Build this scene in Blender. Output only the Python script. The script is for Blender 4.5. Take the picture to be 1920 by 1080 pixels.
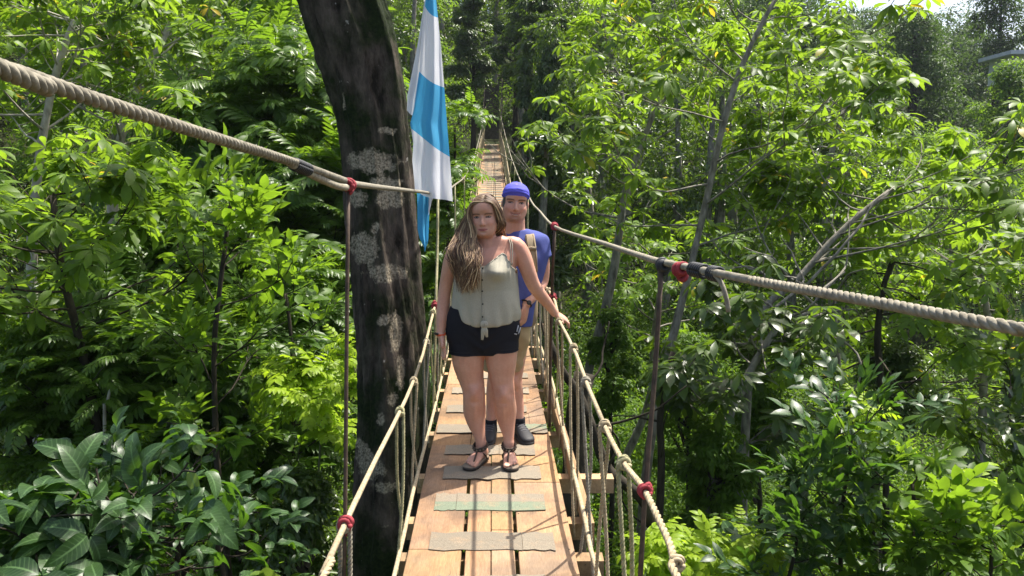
import bpy, math, random
import numpy as np
from mathutils import Vector, Matrix

random.seed(7)
scene = bpy.context.scene
for _o in list(bpy.data.objects):
    bpy.data.objects.remove(_o)

# ------------------------------------------------------------------ camera
CAM = np.array([0.0, 0.0, 1.75])
PITCH = math.radians(7.33)
FPX = 1478.0
cam_data = bpy.data.cameras.new("camera")
cam_data.sensor_width = 36.0
cam_data.lens = 36.0 * FPX / 1920.0
cam_data.clip_start = 0.05
cam_data.clip_end = 2000.0
cam = bpy.data.objects.new("camera", cam_data)
scene.collection.objects.link(cam)
cam.location = CAM
cam.rotation_euler = (math.pi / 2 - PITCH, 0, 0)
scene.camera = cam

# ------------------------------------------------------------------ light
SUN = Vector((0.36, 0.30, 1.0)).normalized()
world = bpy.data.worlds.new("World")
scene.world = world
world.use_nodes = True
nt = world.node_tree
bg = nt.nodes["Background"]
sky = nt.nodes.new("ShaderNodeTexSky")
sky.sky_type = 'NISHITA'
sky.sun_disc = False
sky.sun_elevation = math.asin(SUN.z)
sky.sun_rotation = math.atan2(SUN.x, SUN.y)
sky.air_density = 1.0
sky.dust_density = 4.5
sky.ozone_density = 1.0
nt.links.new(sky.outputs[0], bg.inputs[0])
bg.inputs[1].default_value = 0.14
sun_data = bpy.data.lights.new("sun", 'SUN')
sun_data.energy = 5.0
sun_data.angle = math.radians(0.5)
sun_data.color = (1.0, 0.95, 0.86)
sun = bpy.data.objects.new("sun", sun_data)
scene.collection.objects.link(sun)
sun.rotation_euler = SUN.to_track_quat('Z', 'Y').to_euler()
sun.location = (5, 4, 30)
scene.view_settings.view_transform = 'Standard'
scene.view_settings.look = 'None'
scene.view_settings.gamma = 1.0
scene.view_settings.use_curve_mapping = False
scene.view_settings.exposure = 0.98
try:
    scene.cycles.use_denoising = True
    scene.cycles.denoiser = 'OPENIMAGEDENOISE'
    scene.cycles.max_bounces = 6
    scene.cycles.diffuse_bounces = 3
    scene.cycles.glossy_bounces = 2
    scene.cycles.transmission_bounces = 4
    scene.cycles.transparent_max_bounces = 6
    scene.cycles.sample_clamp_indirect = 6.0
except Exception:
    pass

# ------------------------------------------------------------------ helpers
CP, SP = math.cos(PITCH), math.sin(PITCH)


def P(px, py, d):
    """point on the line of sight of a pixel of the 1920x1080 photograph, d metres along the optical axis"""
    u = (px - 960.0) / FPX * d
    v = (540.0 - py) / FPX * d
    return np.array([CAM[0] + u, CAM[1] + d * CP + v * SP, CAM[2] - d * SP + v * CP])


def PY(px, py, Y):
    """the same, on the upright plane y = Y"""
    v = (540.0 - py) / FPX
    return P(px, py, Y / (CP + v * SP))


def nrm(v):
    v = np.asarray(v, float)
    n = np.linalg.norm(v, axis=-1, keepdims=True)
    return v / np.maximum(n, 1e-9)


def spline(pts, m):
    """Catmull-Rom through pts (k,c), m samples evenly in length"""
    p = np.asarray(pts, float)
    k = len(p)
    if k == 2:
        t = np.linspace(0, 1, m)[:, None]
        return p[0] * (1 - t) + p[1] * t
    e = np.vstack([2 * p[0] - p[1], p, 2 * p[-1] - p[-2]])
    q = max(6, int(3 * m / k))
    out = []
    for i in range(k - 1):
        p0, p1, p2, p3 = e[i], e[i + 1], e[i + 2], e[i + 3]
        t = np.linspace(0, 1, q, endpoint=False)[:, None]
        out.append(0.5 * ((2 * p1) + (-p0 + p2) * t + (2 * p0 - 5 * p1 + 4 * p2 - p3) * t * t + (-p0 + 3 * p1 - 3 * p2 + p3) * t ** 3))
    out.append(p[-1:])
    o = np.vstack(out)
    L = np.concatenate([[0], np.cumsum(np.linalg.norm(np.diff(o[:, :3], axis=0), axis=1))])
    s = np.linspace(0, L[-1], m)
    return np.stack([np.interp(s, L, o[:, c]) for c in range(o.shape[1])], 1)


class MB:
    """collects verts and faces (and a colour or a number per vertex) for one mesh"""

    def __init__(self):
        self.v, self.f, self.n, self.c, self.mi = [], [], 0, [], []

    def add(self, V, F, col=None, mi=0):
        V = np.asarray(V, float)
        self.v.append(V)
        for f in F:
            self.f.append([int(i) + self.n for i in f])
            self.mi.append(mi)
        self.n += len(V)
        if col is None:
            col = (1, 1, 1)
        col = np.asarray(col, float)
        if col.ndim == 1:
            col = np.tile(col, (len(V), 1))
        self.c.append(col)
        return self

    def mesh(self, name, smooth=True):
        me = bpy.data.meshes.new(name)
        V = np.vstack(self.v) if self.v else np.zeros((0, 3))
        me.from_pydata(V.tolist(), [], self.f)
        a = me.attributes.new("col", 'FLOAT_COLOR', 'POINT')
        C = np.hstack([np.vstack(self.c), np.ones((self.n, 1))]).astype(np.float32)
        a.data.foreach_set("color", C.ravel())
        if smooth:
            me.polygons.foreach_set("use_smooth", [True] * len(me.polygons))
        me.update()
        return me

    def build(self, name, mat, parent=None, smooth=True):
        me = self.mesh(name, smooth)
        return link(name, me, mat, parent)


def link(name, me, mat, parent=None):
    o = bpy.data.objects.new(name, me)
    scene.collection.objects.link(o)
    if mat is not None:
        for m in (mat if isinstance(mat, (list, tuple)) else [mat]):
            me.materials.append(m)
    if parent is not None:
        o.parent = parent
        o.matrix_parent_inverse = parent.matrix_basis.inverted()
    return o


def empty(name, loc, label=None, cat=None, group=None):
    o = bpy.data.objects.new(name, None)
    o.empty_display_size = 0.1
    o.location = tuple(loc)
    scene.collection.objects.link(o)
    tag(o, label, cat, group)
    return o


def tag(o, label=None, cat=None, group=None, kind=None):
    if label:
        o["label"] = label
    if cat:
        o["category"] = cat
    if group:
        o["group"] = group
    if kind:
        o["kind"] = kind
    return o


def loft(path, rx, ry=None, n=12, m=None, ref=(0, 1, 0), cap=True, p=2.0, back=None, disp=None):
    """closed tube through path; rx/ry half sizes at the path points (ry towards -y of the frame, back towards +y)"""
    path = np.asarray(path, float)
    k = len(path)
    rx = np.broadcast_to(np.asarray(rx, float), (k,))
    ry = rx if ry is None else np.broadcast_to(np.asarray(ry, float), (k,))
    bk = ry if back is None else np.broadcast_to(np.asarray(back, float), (k,))
    m = m or max(k, 2)
    q = spline(np.hstack([path, rx[:, None], ry[:, None], bk[:, None]]), m)
    C, RX, RY, BK = q[:, :3], np.maximum(q[:, 3], 1e-4), np.maximum(q[:, 4], 1e-4), np.maximum(q[:, 5], 1e-4)
    T = nrm(np.gradient(C, axis=0))
    ref = np.asarray(ref, float)
    X = np.cross(ref, T)
    if np.min(np.linalg.norm(X, axis=1)) < 0.08:
        # parallel transport
        x = np.cross(ref, T[0])
        if np.linalg.norm(x) < 0.1:
            x = np.cross(ref + np.array([0.31, 0.57, 0.2]), T[0])
        X = np.zeros_like(T)
        for i in range(m):
            x = x - T[i] * np.dot(x, T[i])
            x = x / max(np.linalg.norm(x), 1e-9)
            X[i] = x
    X = nrm(X)
    Y = np.cross(T, X)
    a = np.linspace(0, 2 * math.pi, n, endpoint=False)
    ca, sa = np.cos(a), np.sin(a)
    e = 2.0 / p
    ca = np.sign(ca) * np.abs(ca) ** e
    sa = np.sign(sa) * np.abs(sa) ** e
    yy = np.where(sa[None, :] < 0, RY[:, None], BK[:, None]) * sa[None, :]
    V = C[:, None, :] + X[:, None, :] * (RX[:, None] * ca[None, :])[..., None] + Y[:, None, :] * yy[..., None]
    if disp is not None:
        V = disp(V, C, a)
    V = V.reshape(-1, 3)
    F = []
    for i in range(m - 1):
        for j in range(n):
            j2 = (j + 1) % n
            F.append((i * n + j, i * n + j2, (i + 1) * n + j2, (i + 1) * n + j))
    if cap:
        F.append(tuple(range(n - 1, -1, -1)))
        F.append(tuple((m - 1) * n + j for j in range(n)))
    return V, F


def ball(c, r, n=16, k=10):
    c = np.asarray(c, float)
    r = np.broadcast_to(np.asarray(r, float), (3,))
    V = [c + np.array([0, 0, -r[2]])]
    for i in range(1, k):
        t = math.pi * i / k - math.pi / 2
        for j in range(n):
            a = 2 * math.pi * j / n
            V.append(c + r * np.array([math.cos(t) * math.cos(a), math.cos(t) * math.sin(a), math.sin(t)]))
    V.append(c + np.array([0, 0, r[2]]))
    F = [(0, 1 + (j + 1) % n, 1 + j) for j in range(n)]
    for i in range(k - 2):
        for j in range(n):
            a, b = 1 + i * n + j, 1 + i * n + (j + 1) % n
            F.append((a, b, b + n, a + n))
    L = len(V) - 1
    F += [(L, 1 + (k - 2) * n + j, 1 + (k - 2) * n + (j + 1) % n) for j in range(n)]
    return np.array(V), F


def box(c, x, y, z):
    """box with centre c and half-axis vectors x, y, z"""
    c, x, y, z = [np.asarray(t, float) for t in (c, x, y, z)]
    V = [c + sx * x + sy * y + sz * z for sz in (-1, 1) for sy in (-1, 1) for sx in (-1, 1)]
    F = [(0, 2, 3, 1), (4, 5, 7, 6), (0, 1, 5, 4), (2, 6, 7, 3), (0, 4, 6, 2), (1, 3, 7, 5)]
    return np.array(V), F


def rope3(path, r, pitch=None, m=None, n=6):
    """three strands laid round each other along path; list of (V,F)"""
    path = np.asarray(path, float)
    L = np.linalg.norm(np.diff(path, axis=0), axis=1).sum()
    pitch = pitch or r * 7.0
    m = m or max(8, int(L / pitch * 9))
    C = spline(path, m)
    T = nrm(np.gradient(C, axis=0))
    x = np.cross(T[0], np.array([0.2, 0.3, 0.93]))
    if np.linalg.norm(x) < 0.2:
        x = np.cross(T[0], np.array([1.0, 0.1, 0]))
    X = np.zeros_like(T)
    for i in range(m):
        x = x - T[i] * np.dot(x, T[i])
        x /= max(np.linalg.norm(x), 1e-9)
        X[i] = x
    Y = np.cross(T, X)
    s = np.linspace(0, L, m)
    out = []
    for q in range(3):
        a = s / pitch * 2 * math.pi + q * 2.0944 + .5 * np.sin(s * 9.1) + .35 * np.sin(s * 23.0 + 1)
        off = X * np.cos(a)[:, None] + Y * np.sin(a)[:, None]
        out.append(loft(C + off * r * 0.5, r * 0.56, n=n, m=m, ref=(0.2, 0.3, 0.93)))
    return out


def fuse(parts, voxel=0.005, smooth=4, lap=0.5):
    """union of closed (V,F) parts into one continuous surface; returns (V,F)"""
    mb = MB()
    for V, F in parts:
        mb.add(V, F)
    me = mb.mesh("body_work")
    o = bpy.data.objects.new("body_work", me)
    scene.collection.objects.link(o)
    r = o.modifiers.new("remesh", 'REMESH')
    r.mode = 'VOXEL'
    r.voxel_size = voxel
    s = o.modifiers.new("smooth", 'SMOOTH')
    s.factor = lap
    s.iterations = smooth
    bpy.context.view_layer.update()
    dg = bpy.context.evaluated_depsgraph_get()
    ev = o.evaluated_get(dg)
    m2 = ev.to_mesh()
    V = np.empty(len(m2.vertices) * 3)
    m2.vertices.foreach_get("co", V)
    F = [tuple(p.vertices) for p in m2.polygons]
    ev.to_mesh_clear()
    bpy.data.objects.remove(o)
    bpy.data.meshes.remove(me)
    return V.reshape(-1, 3), F


# ------------------------------------------------------------------ materials
def new_mat(name):
    m = bpy.data.materials.new(name)
    m.use_nodes = True
    t = m.node_tree
    return m, t, t.nodes["Principled BSDF"], t.nodes["Material Output"]


def node(t, typ, **kw):
    n = t.nodes.new(typ)
    for k, v in kw.items():
        setattr(n, k, v)
    return n


def noise_node(t, scale, detail=4.0, rough=0.55, coord='Object', dist=0.0, stretch=None):
    tc = node(t, "ShaderNodeTexCoord")
    nz = node(t, "ShaderNodeTexNoise")
    nz.inputs["Scale"].default_value = scale
    nz.inputs["Detail"].default_value = detail
    nz.inputs["Roughness"].default_value = rough
    nz.inputs["Distortion"].default_value = dist
    if stretch:
        mp = node(t, "ShaderNodeMapping")
        mp.inputs["Scale"].default_value = stretch
        t.links.new(tc.outputs[coord], mp.inputs[0])
        t.links.new(mp.outputs[0], nz.inputs["Vector"])
    else:
        t.links.new(tc.outputs[coord], nz.inputs["Vector"])
    return nz


def ramp(t, src, stops):
    r = node(t, "ShaderNodeValToRGB")
    el = r.color_ramp.elements
    while len(el) < len(stops):
        el.new(0.5)
    for e, (p, c) in zip(el, stops):
        e.position = p
        e.color = (c[0], c[1], c[2], 1)
    t.links.new(src, r.inputs[0])
    return r


def mix(t, fac, a, b, mode='MIX'):
    m = node(t, "ShaderNodeMix", data_type='RGBA', blend_type=mode)
    for i, v in ((0, fac), (6, a), (7, b)):
        if isinstance(v, (int, float)):
            m.inputs[i].default_value = v
        elif isinstance(v, tuple):
            m.inputs[i].default_value = (v[0], v[1], v[2], 1)
        else:
            t.links.new(v, m.inputs[i])
    return m.outputs[2]


def bump(t, bsdf, src, strength=0.3, dist=0.01):
    b = node(t, "ShaderNodeBump")
    b.inputs["Strength"].default_value = strength
    b.inputs["Distance"].default_value = dist
    t.links.new(src, b.inputs["Height"])
    t.links.new(b.outputs[0], bsdf.inputs["Normal"])


def simple_mat(name, c1, c2, scale=20.0, rough=0.7, bump_s=0.3, bump_d=0.003, spec=0.3, stretch=None):
    m, t, b, o = new_mat(name)
    nz = noise_node(t, scale, stretch=stretch)
    r = ramp(t, nz.outputs[0], [(0.3, c1), (0.7, c2)])
    t.links.new(r.outputs[0], b.inputs["Base Color"])
    b.inputs["Roughness"].default_value = rough
    b.inputs["Specular IOR Level"].default_value = spec
    if bump_s:
        bump(t, b, nz.outputs[0], bump_s, bump_d)
    return m


def attr_mat(name, rough=0.6, spec=0.3, scale=60.0, var=0.12, sss=0.0, bump_s=0.1, bump_d=0.001, sheen=0.0, blotch=False):
    """base colour from the mesh's own 'col', mottled a little"""
    m, t, b, o = new_mat(name)
    a = node(t, "ShaderNodeAttribute", attribute_name="col")
    nz = noise_node(t, scale)
    r = ramp(t, nz.outputs[0], [(0.25, (1 - var,) * 3), (0.75, (1 + var,) * 3)])
    c = mix(t, 1.0, a.outputs["Color"], r.outputs[0], 'MULTIPLY')
    if blotch:
        n2 = noise_node(t, 11.0, 5.0, 0.65)
        r2 = ramp(t, n2.outputs[0], [(0.3, (0.93, 0.84, 0.80)), (0.7, (1.07, 1.10, 1.12))])
        c = mix(t, 1.0, c, r2.outputs[0], 'MULTIPLY')
    t.links.new(c, b.inputs["Base Color"])
    b.inputs["Roughness"].default_value = rough
    b.inputs["Specular IOR Level"].default_value = spec
    if sss:
        b.inputs["Subsurface Weight"].default_value = sss
        b.inputs["Subsurface Radius"].default_value = (0.02, 0.008, 0.004)
        b.inputs["Subsurface Scale"].default_value = 0.5
    if bump_s:
        bump(t, b, nz.outputs[0], bump_s, bump_d)
    return m


def leaf_mat(name, dark, light, trans, tw=0.4, rough=0.38, spec=0.5, yellow=None, veins=False):
    """thin leaf: own colour varies leaf by leaf ('rnd'), sun passes through it"""
    m, t, b, o = new_mat(name)
    a = node(t, "ShaderNodeAttribute", attribute_name="rnd")
    stops = [(0.0, dark), (0.9 if yellow else 1.0, light)]
    tst = [(0.0, tuple(x * 0.7 for x in trans)), (0.9 if yellow else 1.0, trans)]
    if yellow:
        stops += [(0.955, light), (0.985, yellow)]
        tst += [(0.955, trans), (0.985, tuple(min(1, x * 1.3) for x in yellow))]
    r = ramp(t, a.outputs["Fac"], stops)
    r2 = ramp(t, a.outputs["Fac"], tst)
    nz = noise_node(t, 9.0, 3.0)
    v = ramp(t, nz.outputs[0], [(0.3, (0.75, 0.78, 0.75)), (0.7, (1.15, 1.12, 1.1))])
    bc = mix(t, 1.0, r.outputs[0], v.outputs[0], 'MULTIPLY')
    if veins:
        md = node(t, "ShaderNodeAttribute", attribute_name="mid")
        al = node(t, "ShaderNodeAttribute", attribute_name="along")
        ph = node(t, "ShaderNodeMath", operation='MULTIPLY_ADD')
        t.links.new(md.outputs["Fac"], ph.inputs[0])
        ph.inputs[1].default_value = -0.16
        t.links.new(al.outputs["Fac"], ph.inputs[2])
        sn = node(t, "ShaderNodeMath", operation='MULTIPLY')
        t.links.new(ph.outputs[0], sn.inputs[0])
        sn.inputs[1].default_value = 62.8
        s2 = node(t, "ShaderNodeMath", operation='SINE')
        t.links.new(sn.outputs[0], s2.inputs[0])
        vr = ramp(t, s2.outputs[0], [(0.80, (0, 0, 0)), (0.97, (.55, .55, .55))])
        mr = ramp(t, md.outputs["Fac"], [(0.05, (1, 1, 1)), (0.12, (0, 0, 0))])
        vv = mix(t, 1.0, vr.outputs[0], mr.outputs[0], 'ADD')
        bc = mix(t, vv, bc, tuple(min(1, x * 1.8 + .02) for x in light))
    t.links.new(bc, b.inputs["Base Color"])
    b.inputs["Roughness"].default_value = rough
    b.inputs["Specular IOR Level"].default_value = spec
    nb = noise_node(t, 45.0, 2.0)
    bump(t, b, nb.outputs[0], 0.25, 0.004)
    tr = node(t, "ShaderNodeBsdfTranslucent")
    t.links.new(mix(t, 1.0, r2.outputs[0], v.outputs[0], 'MULTIPLY'), tr.inputs["Color"])
    ms = node(t, "ShaderNodeMixShader")
    ms.inputs[0].default_value = tw
    t.links.new(b.outputs[0], ms.inputs[1])
    t.links.new(tr.outputs[0], ms.inputs[2])
    t.links.new(ms.outputs[0], o.inputs["Surface"])
    return m


M = {}
M['soil'] = simple_mat("soil", (0.012, 0.018, 0.006), (0.035, 0.042, 0.014), 1.5, 0.95, 0.6, 0.05, 0.1)
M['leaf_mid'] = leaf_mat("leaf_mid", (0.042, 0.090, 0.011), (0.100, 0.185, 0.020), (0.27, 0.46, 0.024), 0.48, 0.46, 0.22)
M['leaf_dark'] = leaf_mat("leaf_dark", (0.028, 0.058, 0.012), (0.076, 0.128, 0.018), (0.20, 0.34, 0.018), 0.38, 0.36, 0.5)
M['leaf_palm'] = leaf_mat("leaf_umbrella", (0.060, 0.116, 0.012), (0.132, 0.222, 0.022), (0.33, 0.52, 0.030), 0.48, 0.45, 0.25, yellow=(0.55, 0.40, 0.03))
M['leaf_broad'] = leaf_mat("leaf_broad", (0.018, 0.042, 0.016), (0.042, 0.088, 0.024), (0.15, 0.33, 0.02), 0.32, 0.40, 0.36, yellow=(.16, .24, .03), veins=True)
M['leaf_lime'] = leaf_mat("leaf_lime", (0.19, 0.29, 0.018), (0.30, 0.42, 0.03), (0.50, 0.72, 0.03), 0.5, 0.45, 0.25)
M['leaf_fern'] = leaf_mat("leaf_fern", (0.040, 0.092, 0.014), (0.095, 0.170, 0.020), (0.24, 0.42, 0.022), 0.44, 0.38, 0.32)
M['leaf_far'] = leaf_mat("leaf_far", (0.026, 0.062, 0.014), (0.058, 0.118, 0.022), (0.12, 0.22, 0.022), 0.34, 0.5, 0.2)
M['bark_grey'] = simple_mat("bark_grey", (0.085, 0.078, 0.062), (0.30, 0.275, 0.23), 14, 0.85, 0.6, 0.02, 0.2, (1, 1, 0.35))
M['bark_pale'] = simple_mat("bark_pale", (0.22, 0.20, 0.16), (0.45, 0.42, 0.35), 10, 0.85, 0.5, 0.02, 0.2, (1, 1, 0.5))
M['bark_dark'] = simple_mat("bark_dark", (0.018, 0.015, 0.010), (0.06, 0.05, 0.035), 14, 0.9, 0.6, 0.02, 0.2, (1, 1, 0.35))
M['stem_green'] = simple_mat("stem_green", (0.06, 0.08, 0.03), (0.16, 0.17, 0.07), 20, 0.7, 0.3, 0.004, 0.3)
M['rope_tan'] = simple_mat("rope_tan", (0.24, 0.19, 0.11), (0.46, 0.38, 0.25), 60, 0.9, 0.6, 0.003, 0.2)
M['rope_grey'] = simple_mat("rope_grey", (0.17, 0.15, 0.11), (0.34, 0.31, 0.24), 70, 0.9, 0.7, 0.003, 0.2)
M['rope_shaded'] = simple_mat("rope_shaded", (0.13, 0.118, 0.088), (0.28, 0.255, 0.20), 70, 0.9, 0.7, 0.003, 0.2)  # grey rope darkened: shade on the left main rope put into its colour
M['rope_green'] = simple_mat("rope_green", (0.20, 0.20, 0.10), (0.42, 0.38, 0.22), 50, 0.9, 0.6, 0.003, 0.2)
M['red_rope'] = simple_mat("red_rope", (0.20, 0.022, 0.03), (0.36, 0.05, 0.06), 40, 0.75, 0.5, 0.003, 0.3)
M['tape_black'] = simple_mat("tape_black", (0.015, 0.016, 0.018), (0.04, 0.042, 0.045), 30, 0.6, 0.3, 0.002, 0.4)
M['rust_rod'] = simple_mat("rust_rod", (0.035, 0.024, 0.016), (0.10, 0.065, 0.04), 40, 0.75, 0.4, 0.002, 0.4)


def wood_mat(name, c1, c2, stain):
    m, t, b, o = new_mat(name)
    nz = noise_node(t, 9.0, 6.0, 0.6, dist=0.6, stretch=(5.0, 0.6, 5.0))
    g = ramp(t, nz.outputs[0], [(0.3, c1), (0.7, c2)])
    st = noise_node(t, 2.3, 5.0, 0.65)
    sr = ramp(t, st.outputs[0], [(0.44, (0, 0, 0)), (0.62, (.85, .85, .85))])
    fine = noise_node(t, 60.0, 3.0, 0.6, stretch=(3, .4, 3))
    fr = ramp(t, fine.outputs[0], [(0.3, (0.82, 0.8, 0.78)), (0.7, (1.1, 1.1, 1.1))])
    a = node(t, "ShaderNodeAttribute", attribute_name="col")
    ck = noise_node(t, 6.0, 4.0, 0.6, stretch=(9.0, 0.22, 9.0))
    cr = ramp(t, ck.outputs[0], [(0.30, (.85, .85, .85)), (0.335, (0, 0, 0))])
    gy = noise_node(t, 1.1, 5.0, 0.7)
    gr = ramp(t, gy.outputs[0], [(0.48, (0, 0, 0)), (0.66, (.6, .6, .6))])
    c = mix(t, sr.outputs[0], g.outputs[0], stain)
    c = mix(t, gr.outputs[0], c, (0.235, 0.185, 0.135))
    c = mix(t, cr.outputs[0], c, (0.06, 0.042, 0.028))
    c = mix(t, 1.0, c, fr.outputs[0], 'MULTIPLY')
    c = mix(t, 1.0, c, a.outputs["Color"], 'MULTIPLY')
    t.links.new(c, b.inputs["Base Color"])
    b.inputs["Roughness"].default_value = 0.75
    b.inputs["Specular IOR Level"].default_value = 0.25
    bump(t, b, nz.outputs[0], 0.35, 0.006)
    return m


M['plank'] = wood_mat("plank_wood", (0.315, 0.182, 0.092), (0.42, 0.255, 0.134), (0.165, 0.108, 0.068))
M['joist'] = wood_mat("joist_wood", (0.36, 0.23, 0.12), (0.5, 0.34, 0.18), (0.2, 0.13, 0.07))


def grip_mat():
    m, t, b, o = new_mat("grip_strip")
    a = node(t, "ShaderNodeAttribute", attribute_name="col")
    gr = noise_node(t, 260.0, 2.0)
    gg = ramp(t, gr.outputs[0], [(0.3, (0.6, 0.6, 0.6)), (0.7, (1.35, 1.35, 1.35))])
    wz = noise_node(t, 11.0, 7.0, 0.75)
    wr = ramp(t, wz.outputs[0], [(0.52, (0, 0, 0)), (0.74, (1, 1, 1))])
    c = mix(t, wr.outputs[0], a.outputs["Color"], (0.275, 0.19, 0.115))
    t.links.new(mix(t, 1.0, c, gg.outputs[0], 'MULTIPLY'), b.inputs["Base Color"])
    b.inputs["Roughness"].default_value = 0.9
    bump(t, b, gr.outputs[0], 0.4, 0.002)
    return m


M['grip'] = grip_mat()
M['skin'] = attr_mat("skin", 0.5, 0.35, 90, 0.06, 0.12, 0.15, 0.0008, blotch=True)
M['hair'] = attr_mat("hair", 0.55, 0.28, 30, 0.15, 0, 0.2, 0.001)
M['cloth'] = attr_mat("cloth", 0.85, 0.15, 160, 0.10, 0, 0.3, 0.001)
M['leather'] = attr_mat("leather", 0.6, 0.3, 80, 0.15, 0, 0.3, 0.001)


def bark_moss():
    m, t, b, o = new_mat("mossy_bark")
    n1 = noise_node(t, 9.0, 8.0, 0.65, stretch=(1, 1, 0.35))
    base = ramp(t, n1.outputs[0], [(0.35, (0.012, 0.010, 0.007)), (0.66, (0.12, 0.096, 0.076))])
    n2 = noise_node(t, 1.6, 6.0, 0.6)
    ms = ramp(t, n2.outputs[0], [(0.44, (0, 0, 0)), (0.58, (1, 1, 1))])
    n3 = noise_node(t, 40.0, 4.0)
    mc = ramp(t, n3.outputs[0], [(0.3, (0.005, 0.009, 0.003)), (0.7, (0.020, 0.032, 0.008))])
    c = mix(t, ms.outputs[0], base.outputs[0], mc.outputs[0])
    # pale lichen scabs of a few sizes
    at = node(t, "ShaderNodeAttribute", attribute_name="col")
    n4 = noise_node(t, 13.0, 6.0, 0.65)
    sub = node(t, "ShaderNodeMath", operation='SUBTRACT')
    t.links.new(at.outputs["Fac"], sub.inputs[0])
    sub.inputs[1].default_value = 0.0
    mul = node(t, "ShaderNodeMath", operation='MULTIPLY_ADD')
    t.links.new(n4.outputs[0], mul.inputs[0])
    mul.inputs[1].default_value = 1.1
    mul.inputs[2].default_value = -0.55
    ad = node(t, "ShaderNodeMath", operation='ADD')
    t.links.new(at.outputs["Fac"], ad.inputs[0])
    t.links.new(mul.outputs[0], ad.inputs[1])
    lr = ramp(t, ad.outputs[0], [(0.50, (0, 0, 0)), (0.64, (.92, .92, .92))])
    n5 = noise_node(t, 60.0, 4.0, 0.6)
    lc = ramp(t, n5.outputs[0], [(0.35, (0.085, 0.070, 0.046)), (0.62, (0.40, 0.345, 0.25))])
    c = mix(t, lr.outputs[0], c, lc.outputs[0])
    # small specks
    vo = node(t, "ShaderNodeTexNoise")
    tc = node(t, "ShaderNodeTexCoord")
    t.links.new(tc.outputs["Object"], vo.inputs["Vector"])
    vo.inputs["Scale"].default_value = 13.0
    vo.inputs["Detail"].default_value = 5.0
    sp = ramp(t, vo.outputs[0], [(0.70, (0, 0, 0)), (0.73, (.8, .8, .8))])
    c = mix(t, sp.outputs[0], c, (0.34, 0.32, 0.28))
    t.links.new(c, b.inputs["Base Color"])
    b.inputs["Roughness"].default_value = 0.95
    b.inputs["Specular IOR Level"].default_value = 0.15
    bump(t, b, n1.outputs[0], 0.9, 0.05)
    return m


M['moss'] = bark_moss()


def flag_mat():
    m, t, b, o = new_mat("flag_cloth")
    a = node(t, "ShaderNodeAttribute", attribute_name="col")
    nz = noise_node(t, 300.0, 2.0)
    r = ramp(t, nz.outputs[0], [(0.3, (0.94,) * 3), (0.7, (1.04,) * 3)])
    c = mix(t, 1.0, a.outputs["Color"], r.outputs[0], 'MULTIPLY')
    t.links.new(c, b.inputs["Base Color"])
    b.inputs["Roughness"].default_value = 0.7
    b.inputs["Specular IOR Level"].default_value = 0.25
    tr = node(t, "ShaderNodeBsdfTranslucent")
    t.links.new(c, tr.inputs["Color"])
    mx = node(t, "ShaderNodeMixShader")
    mx.inputs[0].default_value = 0.35
    t.links.new(b.outputs[0], mx.inputs[1])
    t.links.new(tr.outputs[0], mx.inputs[2])
    t.links.new(mx.outputs[0], o.inputs["Surface"])
    return m


M['flag'] = flag_mat()
M['plaster'] = simple_mat("plaster", (0.55, 0.55, 0.54), (0.72, 0.72, 0.70), 3, 0.9, 0.2, 0.01, 0.2)
M['roofing'] = simple_mat("roofing", (0.42, 0.44, 0.46), (0.55, 0.56, 0.58), 3, 0.6, 0.2, 0.01, 0.3)
M['dark_wood'] = simple_mat("dark_wood", (0.05, 0.045, 0.035), (0.12, 0.10, 0.075), 8, 0.9, 0.4, 0.01, 0.2)

# ------------------------------------------------------------------ terrain
def vnoise(x, y, s, seed=0):
    r = np.random.default_rng(seed)
    o = np.zeros_like(x)
    for k in range(5):
        a, b, c = r.uniform(-1, 1, 2), r.uniform(0, 6.28), r.uniform(.6, 1.6)
        o = o + np.sin((x * a[0] + y * a[1]) * s * c * 2 + b)
    return o / 5


def H(x, y):
    x, y = np.asarray(x, float), np.asarray(y, float)
    px = np.array([-40, -3, 0, 2.5, 5, 9, 14, 19, 26, 34, 44, 50, 70, 100, 160, 300])
    pz = np.array([1.0, -0.25, -0.6, -2.2, -4.0, -6.2, -7.2, -6.6, -4.4, -1.2, 3.4, 5.5, 13.0, 23.0, 34.0, 44.0])
    z = np.interp(y, px, pz)
    lf = np.maximum(0, -x - 4)
    z = z + np.minimum(lf * 0.26, 9) * np.clip((y + 2) / 12, 0, 1)
    rt = np.maximum(0, x - 6)
    z = z - np.minimum(rt * 0.20, 9) * np.clip((y - 24) / 20, 0, 1)
    return z + vnoise(x, y, 0.22, 3) * 0.9 * np.clip((y - 3) / 10, 0, 1) * np.clip(np.abs(y - 48) / 6, 0.1, 1)


def build_terrain():
    gx = np.concatenate([np.linspace(-260, -42, 20), np.linspace(-40, 60, 101), np.linspace(62, 260, 20)])
    gy = np.concatenate([np.linspace(-60, -4, 15), np.linspace(-3, 80, 100), np.linspace(83, 320, 30)])
    X, Y = np.meshgrid(gx, gy)
    Z = H(X, Y)
    V = np.stack([X, Y, Z], -1).reshape(-1, 3)
    nx, ny = len(gx), len(gy)
    F = [(j * nx + i, j * nx + i + 1, (j + 1) * nx + i + 1, (j + 1) * nx + i) for j in range(ny - 1) for i in range(nx - 1)]
    mb = MB().add(V, F)
    o = mb.build("hillside", M['soil'])
    tag(o, kind="structure")


build_terrain()

# ------------------------------------------------------------------ rope bridge
DY = np.array([-3.0, 0.0, 3.4, 4.8, 7.3, 10.0, 14.0, 19.0, 23.8, 27.2, 36.0, 46.9])
DZ = np.array([0.02, 0.00, 0.01, 0.04, 0.03, 0.08, 0.42, 1.10, 1.80, 2.24, 3.20, 4.23])
_ds = spline(np.stack([DY, DZ], 1), 600)


def deck_z(y):
    return np.interp(y, _ds[:, 0], _ds[:, 1])


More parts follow.
